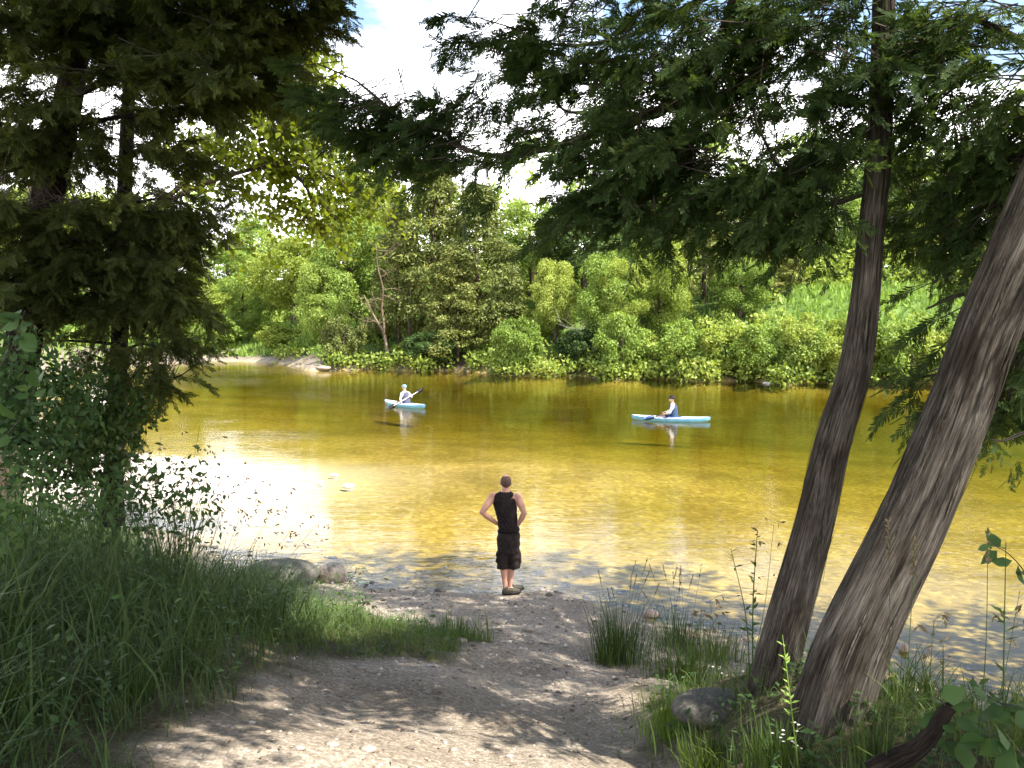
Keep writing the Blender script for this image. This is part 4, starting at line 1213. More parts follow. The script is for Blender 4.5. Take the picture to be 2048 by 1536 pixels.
def cedar(name, label, trunk_px, trunk_Y, rad, bark, limbs, blobs, origin, leafmat, seed, extra=None, density=1.0, base_flare=1.25, ns=28, group=None, spray=(.11, .21), tops=None):
    r = np.random.default_rng(seed)
    pw = [P(x, y, Y) for (x, y), Y in zip(trunk_px, trunk_Y)]
    b = pw[0].copy()
    e = empty(name, b, label, 'tree', group)
    mb = MB()
    pts = [p - b for p in pw]
    if tops is not None:
        pts += [np.array(t) - b for t in tops]
    root = pts[0] - norm(pts[1] - pts[0]) * .5
    tube(mb, [root] + pts, [rad[0] * base_flare * 1.15] + list(rad), ns, 170, .04, 11)
    tr_ = link('trunk', mb.mesh('trunk', M[bark], True), e)
    if bark == 'bark_cedar':      # loose shaggy strips of bark
        VV = mb.V[0].reshape(170, ns, 3); sb = MB()
        ctr = VV.mean(1)
        for _ in range(150 if rad[0] < .25 else 330):
            i0 = r.integers(2, 120); k0 = r.integers(0, ns); ln = r.integers(5, 16)
            i1 = min(169, i0 + ln); seg = VV[i0:i1:2, k0]; cc = ctr[i0:i1:2]
            if len(seg) < 3: continue
            o_ = norm(seg - cc); lift = .002 + np.linspace(0, 1, len(seg))[::(1 if r.random() < .5 else -1)] ** 2 * r.uniform(.003, .022)
            tg = norm(np.gradient(seg, axis=0)); sd = norm(np.cross(tg, o_)); wd = r.uniform(.003, .009) * np.sin(np.linspace(.35, PI - .15, len(seg)))
            c_ = seg + o_ * lift[:, None]
            V_s = np.stack([c_ - sd * wd[:, None], c_ + sd * wd[:, None]], 1).reshape(-1, 3)
            Q_s = np.array([[2 * q, 2 * q + 1, 2 * q + 3, 2 * q + 2] for q in range(len(seg) - 1)])
            sb.add(V_s, Q_s, np.stack([V_s[:, 0], V_s[:, 1], V_s[:, 2] * .3], 1))
        so = link('bark_strips', sb.mesh('bark_strips', M[bark]), tr_); so['kind'] = 'stuff'
    for L in limbs:
        lp, Y, r0, r1 = L
        if isinstance(Y, (int, float)): Y = [Y] * len(lp)
        mb = MB(); tube(mb, [P(x, y, yy) - b + r.normal(size=3) * .008 for (x, y), yy in zip(lp, Y)], np.linspace(r0, r1, len(lp)), 8, 26, .08, 3)
        link('limb', mb.mesh('limb', M[bark], True), e)
    C, D = blob_twigs(blobs, r, density, origin)
    k = keep_shade(C, .04) | (r.random(len(C)) < .5); C, D = C[k], D[k]
    L = r.uniform(.22, .42, len(C))
    V, Q_ = twig_foliage(C, D, L, r, spray=spray)
    print(name, 'twigs', len(C), 'quads', len(Q_))
    me = mesh_np('crown', V - b, Q_, M[leafmat])
    link('crown', me, e)
    mb = MB()
    for i in range(0, len(C)):
        p = [C[i] - b, C[i] + D[i] * L[i] * .5 - np.array([0, 0, .035 * L[i] / .4]) - b, C[i] + D[i] * L[i] - np.array([0, 0, .28 * L[i]]) - b]
        q0 = p[0] - D[i] * .25 + np.array([0, 0, .06])
        tube(mb, [q0] + p, [.006, .004, .003, .0015], 3)
    link_stuff('twigs', mb.mesh('twigs', M['twig']), e)
    if extra is not None:      # unseen foliage added above and beside the view to cast shade
        C2, D2 = extra
        V, Q_ = twig_foliage(C2, D2, r.uniform(.5, .8, len(C2)), r, lo=True, spray=(.28, .42), per=7)
        link('crown', mesh_np('crown_shade', V - b, Q_, M[leafmat]), e)
    return e

# sun patches on the ground (photo pixel ellipses): the overhead crown leaves holes there
SP = []
for (x, y, wx, wy) in [(570, 1520, 150, 60), (760, 1515, 130, 45), (1180, 1520, 110, 60), (690, 1350, 60, 14), (890, 1356, 45, 9), (1040, 1478, 130, 32), (1150, 1500, 90, 45), (950, 1425, 60, 12), (1340, 1425, 120, 60), (1420, 1440, 60, 30),
                       (680, 1240, 110, 30), (600, 1260, 80, 20), (560, 1440, 60, 12), (780, 1395, 40, 10), (1200, 1405, 60, 10)]:
    g = G(x, min(y, 1535))
    e1 = G(x + wx, min(y, 1535)); e2 = G(x, min(y - wy, 1535))
    SP.append((g, max(.1, abs(e1[0] - g[0])), max(.16, abs(e2[1] - g[1]))))
def keep_shade(C, grow=.46):
    k = np.ones(len(C), bool)
    for g, ax, ay in SP:
        t = (C[:, 2] - g[2]) / SDIR[2]
        gx = C[:, 0] - SDIR[0] * t; gy = C[:, 1] - SDIR[1] * t
        k &= (((gx - g[0]) / (ax + grow)) ** 2 + ((gy - g[1]) / (ay + grow)) ** 2) > 1
    return k
def overhead(n, box, seed, cond=None, side=False):
    r = np.random.default_rng(seed)
    C = np.stack([r.uniform(box[0], box[1], n), r.uniform(box[2], box[3], n), r.uniform(box[4], box[5], n)], 1)
    k = keep_shade(C)
    # stay above the picture
    topz = CAMZ + (615 + 60) / F * np.maximum(C[:, 1], .5) * 1.02
    k &= (C[:, 2] > topz + 1.0) | (side & (C[:, 0] > .56 * C[:, 1] + 1.6))
    if cond is not None: k &= cond(C)
    C = C[k]
    D = norm(r.normal(size=C.shape) * np.array([1, 1, .3]))
    return C, D

# --- right: curved cedar
sm = [(1534, 1440), (1542, 1394), (1556, 1314), (1594, 1174), (1629, 1050), (1640, 1000), (1673, 851), (1706, 766), (1722, 665), (1733, 573), (1740, 480), (1754, 350), (1763, 200), (1768, 0), (1775, -250), (1790, -600)]
smw = [118, 98, 91, 84, 78, 76, 70, 67, 62, 56, 51, 50, 48, 44, 40, 25]
Ys = [6.0] * 16
rblobs = [
 # over the curved trunk and between (dense, dark)
 (1330, 60, 110, 80, 6.4, .8, 1.7), (1480, 110, 110, 110, 6.2, .9, 1.8), (1620, 40, 130, 60, 6.0, .9, 2.0), (1700, 150, 60, 100, 5.8, .5, 1.9),
 (1240, 160, 90, 80, 6.6, .8, 1.5), (1120, 150, 80, 80, 6.8, .7, 1.25), (1060, 70, 60, 45, 7.0, .6, 1.1), (960, 65, 50, 32, 7.0, .5, .9),
 (1180, 30, 70, 40, 6.8, .6, 1.0), (1200, 300, 110, 60, 6.6, .7, 1.7), (1330, 330, 110, 80, 6.4, .8, 1.9), (1470, 380, 110, 70, 6.2, .8, 1.8),
 (1300, 220, 90, 60, 6.5, .7, 1.4), (1420, 250, 60, 60, 6.3, .7, 1.4), (1580, 400, 70, 50, 6.1, .6, 1.6), (1650, 300, 60, 90, 5.9, .5, 1.8), (1550, 200, 50, 50, 6.1, .6, 1.4),
 (1250, 400, 90, 40, 6.6, .6, 1.5), (1160, 420, 60, 40, 6.8, .6, 1.2), (1300, 450, 60, 35, 6.5, .5, 1.3), (1400, 440, 70, 40, 6.3, .5, 1.3), (1530, 460, 50, 45, 6.2, .5, 1.2), (1640, 430, 50, 60, 6.0, .4, 1.3), (1120, 460, 50, 35, 6.8, .5, .8),
 (1090, 280, 70, 50, 6.8, .6, 1.5), (1000, 330, 70, 22, 7.0, .5, 1.1), (900, 260, 60, 60, 7.2, .5, 1.6), (905, 330, 60, 30, 7.2, .5, 1.1), (800, 270, 60, 50, 7.3, .5, 1.5), (830, 320, 50, 30, 7.3, .4, 1.2),
 (720, 240, 55, 55, 7.4, .5, 1.3), (680, 190, 50, 45, 7.5, .5, 1.2), (640, 150, 35, 25, 7.5, .4, .9), (770, 200, 40, 20, 7.4, .4, .6), (960, 180, 40, 40, 7.0, .5, .5), (1020, 170, 40, 60, 7.0, .4, .9), (1000, 400, 40, 30, 7.0, .4, .7),
 (1790, 300, 40, 80, 6.3, .5, 1.1), (1820, 420, 50, 60, 6.5, .5, 1.0), (1870, 330, 60, 60, 6.8, .5, 1.1),
]
limbsR = [
 ([(1690, -120), (1500, -40), (1446, 73), (1410, 146), (1358, 197), (1300, 237), (1250, 243), (1181, 270), (1113, 294), (1027, 311), (959, 308), (839, 263), (791, 229), (747, 184), (713, 164), (634, 126)], [6.0, 6.2, 6.3, 6.4, 6.5, 6.6, 6.6, 6.7, 6.8, 6.9, 7.0, 7.2, 7.3, 7.4, 7.4, 7.5], .045, .006),
 ([(1560, -60), (1420, -10), (1300, 48), (1250, 79), (1147, 90), (1078, 84), (1027, 51), (960, 40)], [6.1, 6.3, 6.6, 6.7, 6.8, 6.9, 7.0, 7.0], .022, .004),
 ([(1730, 560), (1690, 330), (1614, 329), (1585, 336), (1556, 325), (1534, 288), (1519, 241), (1500, 180)][1:], [6.0, 6.0, 6.0, 6.0, 6.0, 6.1, 6.1], .014, .006),
 ([(1585, 336), (1574, 380), (1560, 420), (1545, 470)], 6.0, .008, .003),
 ([(1640, 140), (1621, 102), (1590, 60)], 6.0, .009, .005),
 ([(1775, 130), (1830, 128), (1884, 142)], 6.0, .012, .006),
 ([(1750, 380), (1650, 410), (1520, 400), (1400, 370), (1300, 380), (1200, 400)], [6.0, 6.1, 6.2, 6.3, 6.4, 6.5], .02, .004),
 ([(1250, 243), (1180, 225), (1130, 218), (1100, 195), (1050, 160)], [6.6, 6.7, 6.7, 6.8, 6.9], .016, .004),
]
ex = overhead(1900, (-2.5, 4.5, 1.0, 9, 6.8, 11.0), 4)
exx = overhead(1300, (1.5, 9.5, 6, 13, 8.0, 14), 5)
exr = overhead(1500, (6, 15, 2.5, 11, 4.5, 12), 9, side=True)  # unseen foliage added to shade the shallows at lower right
cedar('cedar_tree', 'curved slim cedar trunk with limbs sweeping left across the sky', sm, Ys, [w / F * 6.0 / 2 * .96 for w in smw], 'bark_cedar', limbsR, rblobs, (1765, 100, 6.0), 'cedar', 31, extra=ex, density=1.25, ns=64, base_flare=.95)

# --- right: massive leaning cedar
bg_ = [(1640, 1500), (1692, 1325), (1760, 1174), (1826, 1044), (1866, 944), (1906, 851), (1936, 769), (1970, 665), (2050, 480), (2110, 330), (2170, 150), (2240, -80), (2340, -500)]
bgw = [176, 168, 156, 147, 144, 140, 134, 136, 134, 130, 124, 110, 70]
Yb = [5.0, 5.0, 5.0, 5.0, 5.0, 5.0, 5.0, 5.0, 5.0, 5.0, 5.1, 5.2, 5.4]
bblobs = [
 (1950, 60, 110, 70, 5.4, .7, 2.0), (2020, 180, 90, 110, 5.2, .6, 2.0), (1880, 60, 60, 60, 5.8, .6, 1.4), (1920, 200, 70, 70, 5.6, .6, 1.5), (2010, 330, 60, 90, 5.6, .4, 1.7), (1940, 330, 60, 70, 5.9, .5, 1.4),
 (1920, 430, 60, 60, 6.0, .5, 1.3), (1930, 510, 45, 45, 6.0, .4, 1.5), (1850, 500, 30, 30, 6.2, .3, .7), (1900, 560, 30, 15, 6.0, .3, .7), (1820, 230, 40, 40, 6.0, .4, .9),
 (1868, 622, 26, 26, 5.4, .25, 1.6), (1895, 655, 30, 34, 5.3, .25, 1.6), (1838, 765, 28, 32, 5.4, .25, 1.6), (1815, 770, 22, 20, 5.4, .2, 1.3),
 (2030, 700, 40, 80, 5.7, .3, 2.0), (2020, 800, 40, 40, 5.7, .3, 1.8), (2045, 600, 25, 60, 5.7, .3, 1.6),
 (2120, 300, 90, 200, 5.3, .5, 1.6), (2110, 700, 60, 120, 5.6, .5, 1.6),
]
limbsB = [
 ([(1925, 590), (1895, 600), (1870, 612), (1850, 625)], 5.3, .012, .004),
 ([(1905, 740), (1870, 748), (1830, 760)], 5.3, .014, .004),
 ([(2120, 640), (2060, 690), (2030, 760), (2010, 820)], 5.6, .02, .005),
 ([(2170, 150), (2050, 90), (1950, 40), (1880, 40)], [5.2, 5.4, 5.6, 5.8], .035, .006),
 ([(2120, 330), (2000, 320), (1930, 380), (1900, 470)], [5.2, 5.5, 5.8, 6.0], .022, .005),
 ([(2120, 860), (2060, 866), (2010, 880), (1980, 878)], 5.0, .006, .002),
]
ex2 = overhead(2600, (-1.5, 9, -4, 6.5, 6.5, 12), 6)
cedar('cedar_tree', 'massive leaning cedar trunk with shaggy grey bark at the shore', bg_, Yb, [w / F * 5.0 / 2 * .87 for w in bgw], 'bark_cedar', limbsB, bblobs, (2150, 150, 5.2), 'cedar', 32, density=1.25, extra=tuple(np.concatenate([p, q]) for p, q in zip(tuple(np.concatenate([p, q]) for p, q in zip(ex2, exx)), exr)), ns=96, base_flare=.92)
# little hanging tip at the right edge
def hang_tip(label, pts, Y, tips, seed):
    b = P(*pts[0], Y); e = empty('cedar_sprig', b, label, 'branch'); r = np.random.default_rng(seed)
    mb = MB(); tube(mb, [P(x, y, Y) - b for x, y in pts], np.linspace(.005, .002, len(pts)), 5, 14); link('stem', mb.mesh('stem', M['twig'], True), e)
    C = np.array([P(x, y, Y) for x, y in tips]); D = np.tile([-.2, 0, -.6], (len(C), 1)) + r.normal(size=(len(C), 3)) * .15
    V, Q_ = twig_foliage(C, D, np.full(len(C), .09), r, spray=(.06, .10), per=4)
    link('foliage', mesh_np('foliage', V - b, Q_, M['cedar']), e)
hang_tip('small cedar sprig hanging over the water right of the massive trunk', [(2110, 850), (2048, 868), (2010, 882), (1985, 885)], 5.0, [(1992, 885), (1985, 900), (2005, 890), (2032, 918), (2025, 930)], 3)

# --- left cedars
lblobs = [
 (60, 60, 120, 90, 9.0, 1.2, 1.8), (220, 60, 120, 90, 9.0, 1.2, 1.9), (380, 60, 110, 90, 8.6, 1.0, 2.0), (500, 60, 80, 80, 8.4, .8, 2.0), (590, 30, 45, 50, 8.4, .7, 1.6), (600, 10, 45, 25, 8.2, .6, 1.2),
 (450, 170, 80, 50, 8.5, .8, 2.0), (340, 180, 90, 60, 8.7, .9, 1.8), (230, 200, 60, 60, 9.0, 1., 1.3), (90, 230, 90, 50, 9.0, 1., 1.4), (20, 300, 70, 60, 9.0, 1., 1.3), (520, 130, 30, 50, 8.5, .6, 1.3), (625, 60, 22, 40, 8.3, .5, .9),
 (150, 290, 70, 50, 9.2, .9, 1.2), (300, 290, 60, 40, 9.3, .8, 1.1), (60, 420, 80, 50, 9.0, 1.0, 1.3), (200, 440, 70, 50, 9.4, .8, 1.3), (310, 430, 60, 50, 9.6, .7, 1.0), (380, 340, 50, 40, 9.6, .6, .6), (390, 430, 50, 40, 9.8, .6, .7),
]
lblobs2 = [
 (200, 540, 80, 60, 9.8, .8, 1.6), (300, 540, 60, 60, 10, .7, 1.4), (370, 500, 40, 40, 10, .6, .8), (330, 610, 40, 40, 10, .6, 1.0), (100, 560, 90, 60, 9.4, .9, 1.6), (230, 620, 80, 40, 10, .7, 1.5), (120, 630, 70, 30, 9.6, .7, 1.2),
 (240, 700, 60, 25, 10.2, .6, .8), (340, 700, 60, 30, 10.2, .5, 1.0), (320, 560, 60, 60, 9.6, .6, 1.2), (350, 640, 50, 50, 9.8, .5, 1.0), (80, 480, 90, 60, 9.2, .8, 1.2), (300, 480, 70, 50, 9.8, .6, 1.0), (290, 760, 60, 30, 10.2, .5, 1.0), (360, 730, 40, 18, 10.2, .4, .6), (230, 800, 60, 40, 10.2, .6, 1.2), (190, 860, 50, 40, 10, .5, 1.2), (150, 700, 60, 20, 10, .5, .4),
 (270, 380, 40, 60, 10.4, .5, .5), (130, 360, 40, 50, 10, .6, .5), (20, 560, 50, 60, 9, .6, 1.3), (260, 840, 30, 30, 10.2, .4, .7),
]
limbsL = [
 ([(130, 200), (250, 150), (380, 120), (500, 60), (600, 40)], [9.2, 9, 8.8, 8.6, 8.4], .04, .008),
 ([(120, 260), (200, 240), (330, 220), (470, 200)], [9.2, 9, 8.8, 8.6], .03, .006),
 ([(90, 400), (200, 420), (330, 400), (420, 440)], [9.3, 9.5, 9.7, 9.9], .025, .005),
 ([(110, 330), (40, 300), (-40, 290)], 9.2, .03, .01),
]
exL = overhead(1500, (-7.5, .5, 4, 12, 8.0, 12), 8)
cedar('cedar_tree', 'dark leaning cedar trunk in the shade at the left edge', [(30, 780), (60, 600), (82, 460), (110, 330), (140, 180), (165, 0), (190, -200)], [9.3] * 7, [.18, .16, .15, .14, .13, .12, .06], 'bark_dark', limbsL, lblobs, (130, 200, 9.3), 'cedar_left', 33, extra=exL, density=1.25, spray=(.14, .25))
limbsL2 = [
 ([(240, 560), (300, 540), (370, 500)], 10.2, .018, .004), ([(238, 690), (180, 682), (100, 680), (70, 685)], [10.3, 10.2, 10, 9.9], .02, .005), ([(240, 705), (290, 690), (350, 712)], 10.2, .018, .004),
 ([(240, 620), (150, 600), (90, 560)], [10.3, 10, 9.7], .018, .005), ([(238, 770), (290, 745), (350, 755), (400, 722)], 10.2, .014, .004), ([(245, 420), (300, 390), (340, 400)], 10.4, .014, .004),
]
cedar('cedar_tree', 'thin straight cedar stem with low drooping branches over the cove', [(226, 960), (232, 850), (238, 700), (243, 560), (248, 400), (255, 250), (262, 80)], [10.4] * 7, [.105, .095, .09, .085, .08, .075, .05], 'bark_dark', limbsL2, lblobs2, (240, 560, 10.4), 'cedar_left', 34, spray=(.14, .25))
# pale dead twigs at the left
b = P(430, 400, 9.8); e = empty('dead_branch', b, 'pale dead twigs hanging between the left cedar and the maple', 'branch'); mb = MB(); rr = np.random.default_rng(3)
for (x, y) in [(340, 330), (360, 350), (370, 400), (400, 420), (420, 470), (350, 450), (390, 480), (330, 400)]:
    branchy(mb, P(x, y, 9.8) - b, norm(np.array([rr.normal() * .5 + .5, 0, -.5 + rr.normal() * .3])), rr.uniform(.3, .6), .005, 2, rr, -.1, 2)
link_stuff('twigs', mb.mesh('twigs', M['drift'], True), e)

# --- maple at the left, sunlit
def maple():
    r = np.random.default_rng(41)
    blobs = [(590, 110, 40, 50, 17, 1.2, 1.3), (560, 190, 60, 50, 17, 1.2, 1.5), (500, 240, 70, 40, 17, 1.3, 1.4), (580, 250, 60, 40, 17, 1.2, 1.2), (430, 290, 60, 30, 17, 1.2, 1.3), (520, 310, 80, 24, 17, 1.2, 1.3), (600, 300, 40, 24, 17, 1, .9),
             (600, 340, 70, 25, 17, 1, .9), (680, 300, 60, 22, 17, 1, .8), (730, 330, 50, 20, 17, 1, .7), (690, 370, 60, 22, 17, 1, .9), (400, 360, 60, 25, 17, 1.2, .8), (470, 380, 50, 25, 17, 1, .8), (620, 420, 30, 40, 17, .8, .9), (570, 410, 30, 40, 17, .8, .7),
             (660, 400, 35, 45, 17, .8, .7), (530, 420, 30, 30, 17, .8, .5), (610, 180, 24, 40, 17, 1, .8), (560, 60, 30, 30, 17, 1, .8), (450, 470, 40, 30, 17, 1, .5), (760, 370, 40, 20, 17, .8, .5), (350, 280, 40, 40, 17, 1.2, .7)]
    b = np.array([-9.5, 17.5, h1(-9.5, 17.5)])
    e = empty('maple_tree', b, 'sunlit yellow-green maple reaching over the cove from the left', 'tree')
    mb = MB()
    tk = [b - b - np.array([0, 0, .4]), np.array([.2, 0, 2.]), np.array([.6, 0, 4.5]), np.array([1.2, -.2, 7.2])]
    tube(mb, tk, [.3, .24, .2, .12], 14, 40, .05, 5); link('trunk', mb.mesh('trunk', M['bark_far'], True), e)
    for lp in ([(300, 420), (420, 330), (520, 280), (600, 270), (690, 290), (760, 330)], [(300, 420), (430, 360), (560, 330), (660, 350), (720, 380)], [(320, 200), (440, 200), (540, 160), (600, 90)], [(340, 300), (450, 260), (560, 220), (620, 200)], [(560, 330), (610, 370), (630, 440)]):
        mb = MB(); tube(mb, [P(x, y, 17 + .3 * r.normal()) - b for x, y in lp], np.linspace(.05, .01, len(lp)), 6, 20); link('limb', mb.mesh('limb', M['bark_far'], True), e)
    C = []; D = []
    for cx, cy, rx, ry, Y, dY, de in blobs:
        n = int(de * PI * rx * ry * (Y / F) ** 2 / .016)
        k = norm(r.normal(size=(n, 3))) * r.random((n, 1)) ** .45
        for a in k:
            C.append(P(cx + a[0] * rx, cy - a[2] * ry, Y) + np.array([0, a[1] * dY, 0]))
    C = np.array(C); n = len(C)
    D = norm(np.array([.8, 0, -.15]) + r.normal(size=(n, 3)) * np.array([.5, .6, .3]))
    L = r.uniform(.5, 1.1, n); per = 15
    u = np.linspace(0, 1, per)[None, :, None]
    pos = C[:, None] + D[:, None] * L[:, None, None] * u - np.array([0, 0, 1.]) * .45 * L[:, None, None] * u ** 2
    pos = pos.reshape(-1, 3) + r.normal(size=(n * per, 3)) * .05
    m = len(pos)
    dd = norm(r.normal(size=(m, 3)) * np.array([.8, .8, .4]) + np.array([.2, 0, -.7])); nn = norm(r.normal(size=(m, 3)) * .6 + np.array([.3, -.3, .8]))
    Lf = r.uniform(.08, .15, m)
    V, Q_ = diamonds(pos, dd, nn, Lf, Lf * .8, .12)
    print('maple leaves', m)
    link('crown', mesh_np('crown', V - b, Q_, M['maple']), e)
    mb = MB()
    for i in range(n):
        tube(mb, [C[i] - b, C[i] + D[i] * L[i] * .5 - [0, 0, .11 * L[i]] - b, C[i] + D[i] * L[i] - [0, 0, .45 * L[i]] - b], [.008, .005, .002], 3)
    link_stuff('twigs', mb.mesh('twigs', M['bark_far']), e)
maple()

# --- shaded bushes on the left bank
def bush(label, blobs, Y0, seed, leaf=(.05, .09), mat='bush', name='bush'):
    r = np.random.default_rng(seed)
    gx = (blobs[0][0] - 1024) / F * Y0
    b = np.array([gx, Y0, h1(gx, Y0)])
    e = empty(name, b, label, 'bush')
    Cc = []
    mb = MB()
    for cx, cy, rx, ry, Y, dY, de in blobs:
        s = Y / F
        n = int(de * PI * rx * ry * s * s / .00075)
        k = norm(r.normal(size=(n, 3))) * r.random((n, 1)) ** .35
        c0 = P(cx, cy, Y)
        Cc.append(c0 + k * np.array([rx * s, dY, ry * s]) + .06 * r.normal(size=(n, 3)))
        for i in range(7):
            t = c0 + norm(r.normal(size=3)) * np.array([rx * s, dY, ry * s]) * .8
            tube(mb, [np.array([r.normal() * .1, r.normal() * .1, -.1]), (t - b) * .5 + r.normal(size=3) * .08 + [0, 0, .1], t - b], [.005, .0035, .0015], 4, 8)
    C = np.concatenate(Cc); n = len(C)
    L = r.uniform(leaf[0], leaf[1], n)
    V, Q_ = diamonds(C, norm(r.normal(size=(n, 3)) + np.array([.1, -.1, -.3])), norm(r.normal(size=(n, 3)) * .7 + np.array([0, -.2, .8])), L, L * .5, .12)
    link('foliage', mesh_np('foliage', V - b, Q_, M[mat]), e)
    link_stuff('stems', mb.mesh('stems', M['grass_tall'], True), e)
    return e
bush('dark rounded bush below the left cedar trunk', [(40, 740, 80, 80, 8.4, .6, 1.0), (90, 830, 100, 80, 8.4, .6, 1.0), (20, 900, 90, 80, 8.0, .6, .9), (120, 770, 70, 50, 8.6, .5, .8), (-40, 800, 60, 110, 8.4, .5, .8)], 8.4, 1, leaf=(.06, .11))
bush('olive-green bush leaning over the cove under the thin cedar', [(190, 900, 70, 60, 9.4, .5, 1.0), (120, 940, 80, 60, 9.2, .5, 1.0), (245, 850, 50, 50, 9.6, .4, 1.0), (180, 820, 70, 50, 9.6, .4, 1.0), (270, 800, 40, 40, 9.7, .3, .8), (200, 760, 60, 40, 9.7, .4, .8)], 9.4, 2, leaf=(.06, .11), mat='far_dark')
bush('leafy weed thicket against the bright water', [(330, 945, 60, 30, 8.8, .3, .35), (400, 930, 30, 22, 8.8, .25, .3), (260, 950, 50, 36, 8.8, .35, .6), (370, 980, 50, 28, 8.8, .3, .4), (300, 1000, 80, 40, 8.6, .4, .6), (220, 990, 60, 40, 8.6, .4, .8), (400, 1020, 50, 30, 8.6, .3, .4)], 8.8, 3, leaf=(.05, .10))
bush('low leafy weeds filling the bank above the cove', [(300, 1060, 90, 40, 8.2, .5, .5), (180, 1060, 90, 50, 8.0, .5, .6), (400, 1080, 60, 35, 8.2, .4, .35), (80, 1080, 90, 50, 7.4, .5, .6)], 8.2, 9, leaf=(.04, .09))
bush('low blue-green bush at the left picture edge', [(40, 1000, 90, 60, 7.0, .5, .9), (150, 1010, 80, 50, 7.6, .5, .8), (-30, 1080, 90, 80, 6.5, .5, .7)], 7.2, 4, leaf=(.05, .09))

# dark curved root at the bottom right
b = P(1770, 1530, 3.9); e = empty('log', b, 'dark curved dead log before the pebbly shore', 'log'); mb = MB()
tube(mb, [P(x, y, 3.9) - b for x, y in [(1740, 1545), (1790, 1520), (1830, 1500), (1865, 1465), (1890, 1425), (1912, 1408)]], [.05, .05, .042, .036, .030, .024], 12, 30, .1, 3, caps=True)
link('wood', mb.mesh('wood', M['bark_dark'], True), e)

# ------------------------------------------------------------------ people and kayaks
def remesh_obj(name, mb, mat, vox, parent, smooth=6, loc=None):
    me = mb.mesh(name, mat)
    o = bpy.data.objects.new(name, me); col.objects.link(o)
    m = o.modifiers.new('r', 'REMESH'); m.mode = 'VOXEL'; m.voxel_size = vox
    s = o.modifiers.new('s', 'SMOOTH'); s.iterations = smooth; s.factor = .5
    dg = bpy.context.evaluated_depsgraph_get()
    me2 = bpy.data.meshes.new_from_object(o.evaluated_get(dg))
    me2.name = name
    o.modifiers.clear(); o.data = me2
    for p in me2.polygons: p.use_smooth = True
    if not me2.materials: me2.materials.append(mat)
    o.parent = parent
    if loc is not None: o.location = loc
    return o

def ell(mb, c, r, rot=None, ns=16):
    """closed ellipsoid of quads"""
    th = np.linspace(0, 2 * PI, ns, endpoint=False); ph = np.linspace(.06, PI - .06, ns // 2 + 1)
    V = np.array([[math.sin(p) * math.cos(t), math.sin(p) * math.sin(t), math.cos(p)] for p in ph for t in th]) * np.array(r)
    V = V + np.array(c)
    m = len(ph)
    i = np.arange(m - 1)[:, None] * ns; j = np.arange(ns)[None]; k = (j + 1) % ns
    Q_ = np.stack([i + j, i + ns + j, i + ns + k, i + k], -1).reshape(-1, 4)
    mb.add(V, Q_)
    # poles
    for e, fl in ((0, 0), (m - 1, 1)):
        base = e * ns
        q = [[0, a, a + 1, a + 2] for a in range(1, ns - 2, 2)]
        q = [x if fl == 0 else x[::-1] for x in q]
        q = [[base + a for a in x] for x in q]
        mb.Q.append(np.array(q) + (mb.n - len(V)))
    return mb

def cone(mb, a, b, ra, rb, ns=14, sx=1.0, rows=6):
    """closed tapered limb with rounded ends: tube + end spheres"""
    a = np.array(a, float); b = np.array(b, float)
    t = np.linspace(0, 1, rows)[:, None]
    tube(mb, a + (b - a) * t, ra + (rb - ra) * t[:, 0], ns, caps=False)
    ell(mb, a, (ra * .99,) * 3, ns=ns if ns % 2 == 0 else ns + 1); ell(mb, b, (rb * .99,) * 3, ns=ns if ns % 2 == 0 else ns + 1)
    return mb

def rings(mb, R, ns=24):
    """stack of elliptical rings (cx,cy,z,rx,ry), closed"""
    th = np.linspace(0, 2 * PI, ns, endpoint=False)
    V = np.array([[cx + rx * math.cos(t), cy + ry * math.sin(t), z] for cx, cy, z, rx, ry in R for t in th])
    m = len(R); i = np.arange(m - 1)[:, None] * ns; j = np.arange(ns)[None]; k = (j + 1) % ns
    Q_ = np.stack([i + j, i + k, i + ns + k, i + ns + j], -1).reshape(-1, 4)
    base = mb.n
    mb.add(V, Q_)
    for e, fl in ((0, 1), (m - 1, 0)):
        q = [[e * ns, e * ns + a, e * ns + a + 1, e * ns + a + 2] for a in range(1, ns - 2, 2)]
        q = [x[::-1] if fl else x for x in q]
        mb.Q.append(np.array(q) + base)
    return mb

def hand(mb, w, d, side, s=1.0, curl=.5):
    """palm and five fingers; w wrist, d pointing direction, side = thumb side"""
    d = norm(d); side = norm(np.array(side) - d * np.dot(side, d)); nrm = np.cross(d, side)
    pc = w + d * .05 * s
    for k in (-1.2, -.4, .4, 1.2):
        a = w + side * k * .008 * s; b_ = w + d * .085 * s + side * k * .018 * s
        cone(mb, a, b_, .016 * s, .012 * s, 8, rows=4)
        L = {-1.2: .055, -.4: .072, .4: .078, 1.2: .068}[k] * s
        m1 = b_ + norm(d + nrm * curl * .4) * L * .5; e1 = m1 + norm(d + nrm * curl * 1.2) * L * .5
        cone(mb, b_, m1, .0098 * s, .009 * s, 8, rows=3); cone(mb, m1, e1, .009 * s, .0075 * s, 8, rows=3)
    t0 = w + d * .02 * s + side * .02 * s; t1 = t0 + norm(d * .6 + side) * .045 * s; t2 = t1 + norm(d + side * .5 + nrm * curl * .5) * .035 * s
    cone(mb, t0, t1, .013 * s, .011 * s, 8, rows=3); cone(mb, t1, t2, .011 * s, .009 * s, 8, rows=3)

